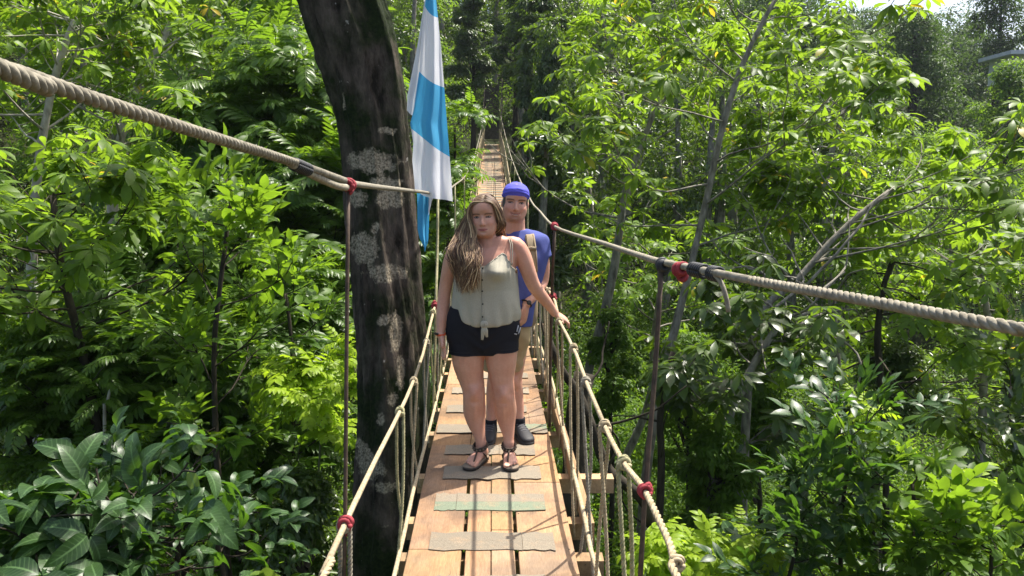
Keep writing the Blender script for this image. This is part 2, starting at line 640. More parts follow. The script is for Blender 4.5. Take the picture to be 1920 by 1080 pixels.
def deck_x(y):
    return -0.008 - 0.0252 * np.asarray(y, float)


def deck(y, off=0.0, up=0.0):
    return np.array([float(deck_x(y)) + off, y, float(deck_z(y)) + up])


bridge = empty("rope_bridge", deck(3.0), "narrow rope suspension bridge with orange planks and rope sides crossing the forest ravine", "bridge")
END = 46.8
rng = np.random.default_rng(11)

# boards along the deck
NAIL_Y = [1.74, 2.36, 2.98, 3.25, 3.62, 4.02, 4.62, 5.46, 6.08, 6.7, 7.32, 7.94, 8.56]
cols = [(-0.40, -0.142), (-0.124, -0.004), (0.0, 0.112), (0.130, 0.40)]
nb = 0
for ci, (x0, x1) in enumerate(cols):
    y = -2.0 + rng.uniform(-0.8, 0)
    while y < END:
        L = rng.uniform(1.3, 2.1) if y < 18 else rng.uniform(2.8, 4.2)
        y1 = min(END, y + L)
        ys = np.linspace(y + 0.003, y1 - 0.004, max(3, int((y1 - y) / 0.4)))
        mb = MB()
        sh = rng.uniform(0.74, 1.14)
        cc = (sh, sh * rng.uniform(0.95, 1.03), sh * rng.uniform(0.88, 1.05))
        dz = rng.uniform(-0.004, 0.004)
        w0, w1 = x0, x1 - rng.uniform(0, 0.003)
        if y > 4.6:                             # the gaps close further on
            w0 = {1: -0.139, 3: 0.115}.get(ci, x0)
        if ci in (0, 2) and y < 4.6 < y1:
            y1 = min(y1, 5.0)
        if ci in (1, 3) and y < 4.6 and y1 > 5.2:
            y1 = 4.95 + rng.uniform(-.1, .15)
            ys = np.linspace(y + 0.003, y1 - 0.004, max(3, int((y1 - y) / 0.4)))
        V, F = [], []
        for yy in ys:
            for (xx, zz) in ((w0, -0.035), (w1, -0.035), (w1, -0.003), (w1 - 0.003, 0), (w0 + 0.003, 0), (w0, -0.003)):
                V.append(deck(yy, xx, zz + dz))
        for i in range(len(ys) - 1):
            for j in range(6):
                F.append((i * 6 + j, i * 6 + (j + 1) % 6, (i + 1) * 6 + (j + 1) % 6, (i + 1) * 6 + j))
        F += [tuple(range(5, -1, -1)), tuple((len(ys) - 1) * 6 + j for j in range(6))]
        mb.add(V, F, cc)
        for jy in NAIL_Y:                       # nail heads over the joists
            if y + .05 < jy < y1 - .05:
                for xx in (w0 + .025, w1 - .025):
                    q = rng.normal(0, .008, 2)
                    ring = [deck(jy + q[1] + .0045 * math.sin(a), xx + q[0] + .0045 * math.cos(a), dz + .0014) for a in np.linspace(0, 6.283, 9)[:-1]]
                    mb.add(ring, [tuple(range(8))], (.16, .17, .2))
        mb.build("plank", M['plank'], bridge, smooth=False)
        nb += 1
        y = y1

# gritty strips across the boards
strip_px = [(1017, 806, 1040), (943, 816, 1022), (888, 832, 1014), (845, 835, 1003), (805, 820, 1026), (768, 838, 988), (733, 848, 992), (705, 858, 990)]
strips = []
for py, xa, xb in strip_px:
    # where the line of sight meets the deck
    ds = np.linspace(2.5, 12, 800)
    pts = np.array([P(920, py, d) for d in ds])
    k = np.argmin(np.abs(pts[:, 2] - deck_z(pts[:, 1])))
    d = ds[k]
    strips.append((pts[k, 1], P(xa, py, d)[0] - deck_x(pts[k, 1]), P(xb, py, d)[0] - deck_x(pts[k, 1])))
y = strips[0][0]
while y > -1.6:
    y -= 0.44
    strips.append((y, -0.27 + rng.uniform(-.03, .03), 0.27 + rng.uniform(-.05, .05)))
y = max(s[0] for s in strips)
while y < END - 0.4:
    y += rng.uniform(0.40, 0.47) if y < 24 else 0.44
    strips.append((y, -0.30 + rng.uniform(-.05, .05), 0.30 + rng.uniform(-.05, .05)))
strips.sort()
far = MB()
nstrip = 0
for (y, a, b) in strips:
    tgt = MB() if nstrip < 70 else far
    cuts = sorted([a, b] + [rng.uniform(a + .1, b - .1)])
    for i in range(2):
        xa, xb = cuts[i], cuts[i + 1] - 0.002
        g = rng.uniform(0, 1)
        base = np.array([0.205, 0.172, 0.125]) * rng.uniform(0.85, 1.1)
        green = np.array([0.145, 0.172, 0.115]) * rng.uniform(0.9, 1.1)
        wd = rng.uniform(0.088, 0.108)
        nseg = 7
        for half, lo, hi in ((0, -wd, 0.0), (1, 0.0, wd)):
            col = green if (g < 0.36 and half == (i + int(g * 4)) % 2) else base
            V, F = [], []
            xs = np.linspace(xa, xb, nseg)
            jl = rng.uniform(-0.014, 0.010, nseg) * (half == 0)
            jh = rng.uniform(-0.010, 0.014, nseg) * (half == 1)
            for zz in (0.0055, 0.0085):
                for q, xx in enumerate(xs):
                    V.append(deck(y + lo + jl[q], xx, zz))
                    V.append(deck(y + hi + jh[q] - (0.0005 if half == 0 else 0), xx, zz))
            n2 = nseg * 2
            for q in range(nseg - 1):
                F.append((n2 + 2 * q, n2 + 2 * q + 2, n2 + 2 * q + 3, n2 + 2 * q + 1))
                F.append((2 * q, 2 * q + 2, n2 + 2 * q + 2, n2 + 2 * q))
                F.append((2 * q + 3, 2 * q + 1, n2 + 2 * q + 1, n2 + 2 * q + 3))
            F.append((0, n2, n2 + 1, 1))
            F.append((n2 - 2, n2 - 1, 2 * n2 - 1, 2 * n2 - 2))
            tgt.add(V, F, col)
    if tgt is not far:
        tgt.build("grip_strip", M['grip'], bridge, smooth=False)
    nstrip += 1
o = far.build("grip_strip", M['grip'], bridge, smooth=False)
o["kind"] = "stuff"

# joists under the deck
y = 0.5
k = 0
joist_y = [3.25, 3.62, 4.02, 4.62]
while y < 30:
    if y < 3.0 or y > 5.0:
        joist_y.append(y)
    y += 0.62
for y in sorted(joist_y)[:60]:
    ext = 0.47 + (0.27 if abs(y - 4.62) < .01 else rng.choice([0.05, 0.07, 0.25], p=[.4, .4, .2]))
    V, F = box(deck(y, (ext - 0.45) / 2, -0.085), (0.225 + ext / 2, 0, 0), (0, 0.045, 0), (0, 0, 0.045))
    s = rng.uniform(.8, 1.15)
    MB().add(V, F, (s, s, s)).build("joist", M['joist'], bridge, smooth=False)

# thin board along the right edge
ys = np.linspace(3.72, 7.2, 8)
V, F = [], []
for yy in ys:
    for (xx, zz) in ((0.475, -0.035), (0.51, -0.035), (0.51, 0.085), (0.475, 0.085)):
        V.append(deck(yy, xx - 0.02 * (yy - 3.7) / 3.5, zz))
for i in range(len(ys) - 1):
    for j in range(4):
        F.append((i * 4 + j, i * 4 + (j + 1) % 4, (i + 1) * 4 + (j + 1) % 4, (i + 1) * 4 + j))
F += [(3, 2, 1, 0), tuple((len(ys) - 1) * 4 + j for j in range(4))]
MB().add(V, F, (0.75, 0.72, 0.7)).build("edge_board", M['joist'], bridge, smooth=False)


def dpath(side, ys, off, up):
    return [deck(y, side * off, up) for y in ys]


# ---- ropes: hand rails, lower ropes, main ropes
FARY = [8.5, 11, 14, 18, 22, 27, 32, 38, 43, 46.5]
rail_l = [deck(-2.0, -0.62, 0.85), P(560, 1165, 1.72), P(600, 1082, 2.01), P(645, 985, 2.34), P(700, 870, 2.92), P(750, 771, 3.76), P(778, 708, 4.48), P(800, 640, 5.28), P(815, 576, 6.0)] + dpath(-1, FARY, 0.43, 0.86)
rail_r = [deck(-2.0, 0.62, 0.9), P(1330, 1185, 1.5), P(1270, 1052, 1.79), P(1210, 922, 2.16), P(1170, 868, 2.51), P(1132, 795, 2.97), P(1098, 714, 3.55), P(1075, 652, 4.08), P(1047, 598, 5.0), P(1036, 556, 5.6)] + dpath(1, FARY, 0.43, 0.86)
main_l = [np.array([-1.05, -2.5, 2.45]), P(-420, -40, 0.62), P(0, 126, 0.93), P(300, 226, 1.27), P(560, 308, 1.95), P(655, 343, 2.4), P(720, 352, 3.3), P(800, 361, 5.4), P(822, 364, 6.3), P(850, 349, 9), P(879, 318, 14.8), P(897, 265, 25), P(911, 200, 46.5)]
main_r = [np.array([1.5, -2.5, 1.75]), P(2400, 690, 0.92), P(1920, 618, 1.16), P(1600, 559, 1.45), P(1400, 524, 1.78), P(1240, 492, 2.2), P(1140, 459, 3.2), P(1040, 425, 5.3), P(1012, 396, 7.0), P(993, 372, 8.9), P(967, 318, 15), P(951, 268, 25), P(936, 205, 46.5)]


def split_at(pts, y, n=400):
    q = spline(pts, n)
    k = np.argmin(np.abs(q[:, 1] - y))
    return q[:k + 1], q[k:]


def rope_obj(name, pts, r, ysplit, mat, far_r=None, label=None, pitch=None):
    """twisted near the camera, plain further off, one mesh"""
    a, b = split_at(pts, ysplit)
    mb = MB()
    for V, F in rope3(a, r, pitch=pitch):
        mb.add(V, F)
    V, F = loft(b, [far_r or r] * len(b), n=7, m=90, ref=(0, 0, 1))
    mb.add(V, F)
    o = mb.build(name, mat, bridge)
    if label:
        o["label"] = label
    return o


y_l = P(560, 308, 1.95)[1]
y_r = P(1400, 524, 1.78)[1]
rope_obj("main_rope", main_l, 0.0112, y_l, M['rope_shaded'], 0.0105, "thick twisted main rope rising to the upper left", 0.050)
rope_obj("main_rope", main_r, 0.0108, y_r, M['rope_grey'], 0.0100, "thick twisted main rope running out to the right", 0.044)
rope_obj("handrail_rope", rail_l, 0.0092, P(600, 1082, 2.01)[1], M['rope_tan'], 0.0095)
rope_obj("handrail_rope", rail_r, 0.0092, P(1132, 795, 2.97)[1], M['rope_tan'], 0.0095)
low_l = [deck(-1.5, -0.47, 0.05), P(700, 1180, 3.05), P(740, 1080, 3.55), P(775, 920, 4.35), P(815, 765, 6.0), P(838, 665, 8.0)] + dpath(-1, FARY[1:], 0.41, 0.12)
low_r = [deck(-1.5, 0.50, 0.2), P(1130, 1105, 3.15), P(1113, 1044, 3.4), P(1083, 915, 4.0), P(1050, 782, 5.2), P(1028, 690, 7.0)] + dpath(1, FARY[1:], 0.42, 0.16)
for p in (low_l, low_r):
    V, F = loft(p, [0.011] * len(p), n=7, m=120, ref=(0, 0, 1))
    MB().add(V, F).build("lower_rope", M['rope_tan'], bridge)

# splice where the left thick rope is bound to its tail (two strands to the red knot)
tail = [P(545, 306, 1.9), P(590, 330, 2.1), P(630, 348, 2.28), P(652, 352, 2.38)]
V, F = loft(tail, [0.011] * 4, n=7, m=14, ref=(0, 0, 1))
MB().add(V, F).build("rope_tail", M['rope_grey'], bridge)
bind = MB()
for k in range(9):
    f = k / 8.0
    c = P(552 + 24 * f, 308 + 10 * f, 1.93 + 0.07 * f)
    t = nrm(P(600, 325, 2.1) - P(540, 300, 1.88))
    a = np.cross(t, [0, 0, 1.0]); a = a / np.linalg.norm(a); b = np.cross(t, a)
    ring = [c + (a * math.cos(q) + b * math.sin(q)) * 0.0145 for q in np.linspace(0, 6.283, 13)]
    V, F = loft(ring, [0.0032] * 13, n=5, m=18, ref=t)
    bind.add(V, F)
bind.build("rope_binding", M['tape_black'], bridge)
tail = [P(1318, 512, 1.97), P(1335, 512, 1.93), P(1352, 530, 1.9), P(1362, 560, 1.89), P(1366, 585, 1.89)]
V, F = loft(tail, [0.006] * 5, n=6, m=14, ref=(0, 0, 1))
MB().add(V, F).build("rope_tail", M['rope_grey'], bridge)
for px, py, d, n in ((1300, 505, 2.03, 6), (1335, 512, 1.95, 4)):
    bind = MB()
    for k in range(n):
        c = P(px + 4 * k, py + 0.8 * k, d - 0.008 * k)
        t = nrm(P(1400, 524, 1.78) - P(1240, 492, 2.2))
        a = np.cross(t, [0, 0, 1.0]); a = a / np.linalg.norm(a); b = np.cross(t, a)
        ring = [c + (a * math.cos(q) + b * math.sin(q)) * 0.0165 for q in np.linspace(0, 6.283, 13)]
        V, F = loft(ring, [0.004] * 13, n=5, m=18, ref=t)
        bind.add(V, F)
    bind.build("rope_binding", M['tape_black'], bridge)


def knot(c, t, s, mat, name="rope_knot", lump=(0, 0, -0.02), turns=4, label=None):
    """a few turns of cord round a rope of direction t, with a bunched hitch"""
    t = nrm(t)
    a = np.cross(t, [0, 0, 1.0]); a = a / np.linalg.norm(a); b = np.cross(t, a)
    mb = MB()
    q = np.linspace(0, 2 * math.pi * turns, turns * 12)
    rr = s * (0.72 + 0.2 * np.sin(q * 0.7 + c[0] * 50))
    hel = c + t * ((q / q[-1] - 0.5) * s * 1.5)[:, None] + (a[None] * np.cos(q)[:, None] + b[None] * np.sin(q)[:, None]) * rr[:, None]
    V, F = loft(hel, [s * 0.33] * len(hel), n=7, m=len(hel), ref=t)
    mb.add(V, F)
    lp = np.array(lump) * s / 0.02
    th = np.linspace(0, 2 * math.pi, 14)
    lo = c + lp + np.stack([np.cos(th) * s * .5, np.sin(th * 2) * s * .35, np.sin(th) * s * 0.75], 1)
    V, F = loft(lo, [s * 0.34] * 14, n=7, m=26, ref=(0.3, 1, 0.1))
    mb.add(V, F)
    o = mb.build(name, mat, bridge)
    if label:
        o["label"] = label
    return o


tl = P(720, 352, 3.3) - P(560, 308, 1.95)
tr = P(1140, 459, 3.2) - P(1400, 524, 1.78)
knot(P(655, 346, 2.38), tl, 0.0175, M['red_rope'], lump=(0, 0, -0.016))
knot(P(1277, 505, 2.1), tr, 0.0195, M['red_rope'], lump=(0.004, 0, -0.014), turns=3)
knot(P(1243, 497, 2.2), tr, 0.0185, M['tape_black'], "cable_clamp", lump=(0.002, 0, -0.012))
knot(P(648, 980, 2.34), P(700, 870, 2.92) - P(645, 985, 2.34), 0.0205, M['red_rope'])
knot(P(1210, 920, 2.16), P(1170, 868, 2.51) - P(1210, 922, 2.16), 0.0185, M['red_rope'], lump=(0.006, 0, 0.006))
knot(P(1040, 424, 5.3), tr, 0.024, M['red_rope'], lump=(0, 0, -0.006), turns=3)
knot(P(1036, 557, 5.5), P(1036, 556, 5.6) - P(1047, 598, 5.0), 0.026, M['red_rope'], lump=(0, 0, 0.004))
knot(P(815, 572, 6.0), P(815, 576, 6.0) - P(800, 640, 5.28), 0.024, M['red_rope'], lump=(0, 0, 0.01))
knot(P(868, 336, 12.0), P(879, 318, 14.8) - P(850, 349, 9), 0.03, M['rope_tan'])
# rope-coloured hitch on the right hand rail at the picture's lower edge
knot(P(1270, 1054, 1.79), P(1210, 922, 2.16) - P(1270, 1052, 1.79), 0.016, M['rope_tan'], lump=(0, 0, -0.012))

# hanger rods from the main ropes down past the hand rails
rods = [([P(653, 356, 2.38), P(650, 640, 2.36), P(647, 980, 2.34), P(644, 1130, 2.34)], 0.0062, 'rust_rod'),
        ([P(1240, 505, 2.2), P(1228, 700, 2.19), P(1210, 920, 2.16), P(1198, 1130, 2.16)], 0.0072, 'rust_rod'),
        ([P(821, 366, 6.3), P(820, 480, 6.25), P(817, 570, 6.0), P(814, 720, 6.2)], 0.011, 'rope_green'),
        ([P(1040, 430, 5.3), P(1037, 500, 5.35), P(1035, 556, 5.5), P(1030, 800, 5.6)], 0.011, 'rust_rod')]
ml, mr = spline(main_l, 500), spline(main_r, 500)
for y in (9.4, 12.6, 15.8, 19.0, 22.5, 26, 30, 34.5, 39, 43.5):
    for q, side in ((ml, -1), (mr, 1)):
        k = np.argmin(np.abs(q[:, 1] - y))
        rods.append(([q[k], deck(y, side * 0.43, 0.86), deck(y, side * 0.42, -0.05)], 0.011, 'rope_green'))
for pts, r, mt in rods:
    V, F = loft(pts, [r] * len(pts), n=7, m=8, ref=(0, 1, 0))
    MB().add(V, F).build("hanger", M[mt], bridge)

# rope loops between hand rail and deck edge
rl, rr_ = spline(rail_l, 900), spline(rail_r, 900)


def at_y(q, y):
    k = np.argmin(np.abs(q[:, 1] - y))
    return q[k]


def hang_loop(q, y, side, twisted, mats, spread, mb=None, r=0.0080):
    c = at_y(q, y)
    zb = float(deck_z(y))
    out = 0.015
    b1 = np.array([float(deck_x(y - spread[0])) + side * (0.425 + rng.uniform(0, .05)), y - spread[0], zb - 0.09])
    b2 = np.array([float(deck_x(y + spread[1])) + side * (0.425 + rng.uniform(0, .04)), y + spread[1], zb - 0.06])
    in_, ou = np.array([-side * out, 0, 0]), np.array([side * out, 0, 0])
    m1 = (c + b1) / 2 + in_ + rng.normal(0, .008, 3)
    m2 = (c + b2) / 2 + ou * 1.5 + rng.normal(0, .012, 3)
    path = [b1, m1, c + in_ * 1.2 + np.array([0, -.012, -.05]), c + in_ + np.array([0, -.006, 0.004]), c + np.array([0, 0, 0.021]), c + ou + np.array([0, .006, 0.004]), c + ou * 1.2 + np.array([0, .012, -.05]), m2, b2]
    if twisted:
        mb = MB()
        for V, F in rope3(path, r, pitch=0.045, n=5):
            mb.add(V, F)
        # the hitch round the rail
        th = np.linspace(0, 4 * math.pi, 22)
        t = nrm(at_y(q, y + .1) - at_y(q, y - .1))
        a = np.cross(t, [0, 0, 1.0]); a = a / np.linalg.norm(a); b = np.cross(t, a)
        hel = c + t * ((th / th[-1] - .5) * 0.035)[:, None] + (a * np.cos(th)[:, None] + b * np.sin(th)[:, None]) * 0.0155
        V, F = loft(hel, [0.008] * 22, n=6, m=30, ref=t)
        mb.add(V, F)
        return mb.build("side_rope", M[mats], bridge)
    own = mb is None
    mb = mb or MB()
    V, F = loft(path, [r] * 9, n=5, m=14, ref=(0.9, 0.3, 0))
    mb.add(V, F)
    if own:
        return mb.build("side_rope", M[mats], bridge)


mats3 = ['rope_tan', 'rope_green', 'rope_grey']
left_y = [1.7, 2.25, P(750, 775, 3.76)[1], P(775, 715, 4.4)[1], P(800, 640, 5.28)[1], 5.75]
right_y = [1.35, P(1170, 870, 2.51)[1], P(1132, 795, 2.97)[1], P(1098, 715, 3.55)[1], P(1075, 650, 4.08)[1], P(1047, 600, 4.95)[1], 5.45, 5.9]
i = 0
for y in left_y:
    hang_loop(rl, y, -1, True, mats3[(i * 2) % 3], (rng.uniform(-.1, .12), rng.uniform(.1, .3))); i += 1
for y in right_y:
    hang_loop(rr_, y, 1, True, ['rope_tan', 'rope_tan', 'rope_green', 'rope_tan', 'rope_grey'][i % 5], (rng.uniform(-.1, .12), rng.uniform(.05, .28))); i += 1
farropes = MB()
y = 6.3
n = len(left_y) + len(right_y)
while y < END:
    for q, side in ((rl, -1), (rr_, 1)):
        yy = y + rng.uniform(-.08, .08)
        if n < 98:
            hang_loop(q, yy, side, False, mats3[n % 3], (rng.uniform(-.05, .1), rng.uniform(.08, .25)))
        else:
            hang_loop(q, yy, side, False, None, (rng.uniform(-.05, .1), rng.uniform(.08, .25)), mb=farropes)
        n += 1
    y += 0.5
o = farropes.build("side_rope", M['rope_tan'], bridge)
o["kind"] = "stuff"

# stairs at the far end
stairs = empty("stairway", deck(END + 0.3), "dim wooden stairway climbing into the trees at the far end of the bridge", "stairs")
for k in range(16):
    c = deck(END, 0, 0) + np.array([-0.01 * k, 0.35 + 0.36 * k, 0.09 + 0.26 * k])
    V, F = box(c, (0.5, 0, 0), (0, 0.19, 0), (0, 0, 0.13))
    MB().add(V, F).build("step", M['dark_wood'], stairs, smooth=False)
for s in (-1, 1):
    pts = [deck(END, s * 0.55, 0.9), deck(END, s * 0.55, 0) + np.array([0, 6.2, 5.2])]
    V, F = loft(pts, [0.03, 0.03], n=6, m=4, ref=(1, 0, 0))
    MB().add(V, F).build("handrail", M['dark_wood'], stairs)
    for k in range(6):
        b = deck(END, s * 0.55, 0) + np.array([0, .35 + 1.08 * k, -0.1 + .78 * k])
        V, F = loft([b, b + np.array([0, 0, 1.15])], [0.03, 0.03], n=6, m=2, ref=(0, 1, 0))
        MB().add(V, F).build("post", M['dark_wood'], stairs)

# ------------------------------------------------------------------ foliage helpers
def build_arrays(name, Vs, Fs, rn, mat, parent=None):
    """one mesh from stacked quads; Vs list of (n,3), Fs list of (m,4) already offset, rn list of (n,)"""
    V = np.concatenate(Vs).astype(np.float32)
    F = np.concatenate(Fs).astype(np.int32)
    R = np.concatenate(rn).astype(np.float32)
    R = R.reshape(len(V), -1)
    me = bpy.data.meshes.new(name)
    me.vertices.add(len(V))
    me.vertices.foreach_set("co", V.ravel())
    me.loops.add(F.size)
    me.loops.foreach_set("vertex_index", F.ravel())
    me.polygons.add(len(F))
    me.polygons.foreach_set("loop_start", np.arange(0, F.size, 4, dtype=np.int32))
    me.update(calc_edges=True)
    for k, nm in enumerate(("rnd", "mid", "along")[:R.shape[1]]):
        a = me.attributes.new(nm, 'FLOAT', 'POINT')
        a.data.foreach_set("value", np.ascontiguousarray(R[:, k]))
    return link(name, me, mat, parent)


def leaf_t(n=4, w=0.22, shape='ovate', fold=0.25, droop=0.5, wave=0.0, lobes=0):
    """leaf of length 1 along +y from the origin, upper side +z"""
    t = np.linspace(0, 1, n)
    if shape == 'ovate':
        pr = np.sin(math.pi * t ** 0.75) ** 0.8
    elif shape == 'obovate':
        pr = np.sin(math.pi * t ** 1.5) ** 0.85
    else:
        pr = np.sin(math.pi * t) ** 0.8
    pr = np.clip(pr, 0.03, 1)
    ang = -droop * t
    dy, dz = np.cos(ang), np.sin(ang)
    y = np.concatenate([[0], np.cumsum((dy[1:] + dy[:-1]) / 2)]) / (n - 1)
    z = np.concatenate([[0], np.cumsum((dz[1:] + dz[:-1]) / 2)]) / (n - 1)
    W = w * pr
    zz = z + fold * W + wave * np.sin(t * 9) * W
    V = np.stack([np.stack([-W, y, zz], 1), np.stack([0 * W, y, z], 1), np.stack([W, y, z + fold * W - wave * np.sin(t * 9 + 1) * W], 1)], 1).reshape(-1, 3)
    F = []
    for i in range(n - 1):
        F.append((3 * i, 3 * i + 1, 3 * i + 4, 3 * i + 3))
        F.append((3 * i + 1, 3 * i + 2, 3 * i + 5, 3 * i + 4))
    A = np.stack([np.zeros(3 * n), np.tile([1., 0, 1.], n), np.repeat(t, 3)], 1)
    return V, np.array(F), A


def plain(V, F, a=0.1):
    return np.asarray(V), np.array(F), np.tile([a, 1.0, 0.0], (len(V), 1))


def recol(o, a):
    o[2][:, 0] = a
    return o


# light leaf for masses: two quads folded on the midrib
HEX = (np.array([[0, 0, 0], [.2, .33, .06], [.17, .72, .03], [0, 1, -.12], [-.17, .72, .03], [-.2, .33, .06]], float),
       np.array([[0, 1, 2, 3], [0, 3, 4, 5]]))


def rotm(yv, zv):
    """matrices with columns x,y,z : y along yv, z near zv"""
    y = nrm(yv)
    x = nrm(np.cross(y, zv))
    z = np.cross(x, y)
    return np.stack([x, y, z], -1)


def stamp(T, R, pos, sc, rnd):
    """copies of template T=(V,F[,A]) -> V,F,rnd arrays"""
    V, F = T[0], T[1]
    A = T[2] if len(T) > 2 else np.zeros((len(V), 1))
    N, n = len(pos), len(V)
    sc = np.broadcast_to(np.asarray(sc, float), (N,))
    W = np.einsum('nij,kj->nki', R, V) * sc[:, None, None] + pos[:, None, :]
    FF = F[None] + (np.arange(N) * n)[:, None, None]
    rr = np.repeat(A[None], N, 0)
    rr[:, :, 0] = np.clip(rr[:, :, 0] + rnd[:, None], 0, 1)
    return W.reshape(-1, 3), FF.reshape(-1, 4), rr.reshape(N * n, -1)


def merge(items):
    Vs, Fs, As, n = [], [], [], 0
    for it in items:
        V, F, A = it
        Vs.append(V); Fs.append(F + n); As.append(A); n += len(V)
    return Vs, Fs, As


def compose(items):
    Vs, Fs, As = merge(items)
    return np.concatenate(Vs), np.concatenate(Fs), np.concatenate(As)


frng = np.random.default_rng(5)


def rosette_t(k, leaf, up, spread, jitter=0.12, var=0.12, leaf_s=1.0, pet=0.25):
    """umbrella of k leaflets round +z"""
    out = []
    for i in range(k):
        az = 2 * math.pi * i / k + frng.normal(0, jitter)
        el = up + frng.normal(0, spread)
        y = np.array([math.cos(az) * math.cos(el), math.sin(az) * math.cos(el), math.sin(el)])
        zv = np.array([-math.cos(az) * math.sin(el), -math.sin(az) * math.sin(el), math.cos(el)]) + frng.normal(0, .15, 3)
        R = rotm(y[None], zv[None])
        s = leaf_s * frng.uniform(.75, 1.1)
        base = y * 0.06
        a_ = frng.uniform(-var, var)
        o = stamp(leaf, R, base[None], np.array([s]), np.array([0.0]))
        o[2][:, 0] = a_
        out.append(o)
    # petiole
    if pet:
        V, F = loft([[0, 0, -pet], [0.01, 0, -pet * .5], [0, 0, 0.0]], [0.012, 0.01, 0.008], n=4, m=3, ref=(0, 1, 0), cap=False)
        out.append(plain(V, F))
    return compose(out)


def frond_t(pairs, leaf, droop=0.9, llen=0.28, taper=0.5, ang=1.05):
    """feather leaf of length 1 along +y, arching over"""
    s = np.linspace(0, 1, 24)
    an = 0.35 - droop * s
    dy, dz = np.cos(an), np.sin(an)
    y = np.concatenate([[0], np.cumsum(dy[1:])]) / 23
    z = np.concatenate([[0], np.cumsum(dz[1:])]) / 23
    out = []
    V, F = loft(np.stack([0 * y, y, z], 1), np.linspace(.010, .004, 24), n=4, m=8, ref=(1, 0, 0), cap=False)
    out.append(plain(V, F))
    for i in range(pairs):
        f = 0.16 + 0.82 * i / (pairs - 1)
        c = np.array([0, np.interp(f, s, y), np.interp(f, s, z)])
        a = np.interp(f, s, an)
        t = np.array([0, math.cos(a), math.sin(a)])
        nv = np.array([0, -math.sin(a), math.cos(a)])
        L = llen * (1 - taper * abs(f - 0.45) ** 1.3 * 1.6)
        for sd in (-1, 1):
            an2 = ang - 0.45 * f
            d = t * math.cos(an2) + np.array([sd, 0, 0]) * math.sin(an2) + nv * frng.normal(-0.12, .10)
            R = rotm(d[None], (nv + frng.normal(0, .15, 3))[None])
            o = stamp(leaf, R, c[None], np.array([L * frng.uniform(.85, 1.1)]), np.zeros(1))
            o[2][:, 0] = frng.uniform(-.1, .1)
            out.append(o)
    return compose(out)


def tuft_t(k, frond, up=0.5, spread=0.25):
    out = []
    for i in range(k):
        az = 2 * math.pi * i / k + frng.normal(0, .25)
        el = up + frng.normal(0, spread)
        y = np.array([math.cos(az) * math.cos(el), math.sin(az) * math.cos(el), math.sin(el)])
        zv = np.array([-math.cos(az) * math.sin(el), -math.sin(az) * math.sin(el), math.cos(el)])
        R = rotm(y[None], zv[None])
        o = stamp(frond, R, np.zeros((1, 3)), np.array([frng.uniform(.8, 1.1)]), np.zeros(1))
        o[2][:, 0] = frond[2][:, 0] + frng.uniform(-.08, .08)
        out.append(o)
    return compose(out)


def twig_t(k, leaf, ang=0.9, length=1.0, llen=0.4, updown=0.2, end=True):
    """alternate leaves along a twig lying on +y"""
    out = []
    V, F = loft([[0, 0, 0], [0, length * .5, .03], [0, length, 0.0]], [.012, .009, .005], n=4, m=4, ref=(1, 0, 0), cap=False)
    out.append(plain(V, F))
    for i in range(k):
        f = 0.12 + 0.88 * i / (k - 1)
        az = 2.4 * i + frng.normal(0, .3)
        a2 = ang * (1.15 - 0.5 * f) + frng.normal(0, .15)
        side = np.array([math.cos(az), 0, abs(math.sin(az)) * 0.55 - 0.1])
        d = nrm(np.array([0, math.cos(a2), 0]) + side * math.sin(a2))
        zv = np.array([0, 0, 1.0]) + frng.normal(0, .3, 3)
        R = rotm(d[None], zv[None])
        o = stamp(leaf, R, np.array([[0, length * f, 0]]), np.array([llen * frng.uniform(.65, 1.15)]), np.zeros(1))
        o[2][:, 0] = frng.uniform(-.14, .14)
        out.append(o)
    return compose(out)


L_obov = leaf_t(5, 0.17, 'obovate', 0.18, 0.75)
L_ov = leaf_t(5, 0.24, 'ovate', 0.22, 0.6)
L_ov4 = leaf_t(4, 0.22, 'ovate', 0.25, 0.5)
L_lan = leaf_t(4, 0.15, 'lance', 0.25, 0.6)
L_big = leaf_t(9, 0.235, 'ovate', 0.26, 1.15, 0.13)
L_small = leaf_t(3, 0.22, 'lance', 0.3, 0.4)
U = {
    'umbrella': [rosette_t(k, L_obov, -0.02, .16, pet=.45) for k in (7, 8, 9)] + [rosette_t(8, L_obov, -.4, .18, pet=.5)],
    'fern': [tuft_t(k, frond_t(11, L_lan, dr, .27), .45, .3) for k, dr in ((6, 1.0), (7, .8), (5, 1.2))],
    'lime': [tuft_t(k, frond_t(5, L_ov, dr, .42, .3), .2, .35) for k, dr in ((4, .7), (5, .9))],
    'frond': [frond_t(12, L_lan, .9, .25), frond_t(10, L_lan, 1.2, .28)],
    'ovate': [twig_t(9, L_ov4, .95, 1.0, .42), twig_t(11, L_ov4, .9, 1.0, .38), twig_t(7, L_ov, 1.0, .9, .5)],
    'broad': [rosette_t(7, L_big, .12, .25, .25, .15, 1.0, .3), rosette_t(6, L_big, -.05, .3, .25, .15, 1.0, .4), rosette_t(8, L_big, .3, .3, .3, .15, 1.0, .2)],
    'bigtwig': [twig_t(6, L_big, 1.0, 1.0, .62), twig_t(8, L_big, .95, 1.0, .52), twig_t(5, L_big, 1.1, .8, .72)],
    'small': [twig_t(16, L_small, .9, 1.0, .26), twig_t(14, L_small, .95, 1.0, .3), twig_t(20, L_small, .85, 1.1, .24)],
}


def bez(a, d, L, up, n, r, wob):
    pts = [np.array(a, float)]
    d = nrm(d)
    for i in range(n):
        d = nrm(d + np.array([0, 0, up / n]) + r.normal(0, wob, 3))
        pts.append(pts[-1] + d * L / n)
    return np.array(pts), d


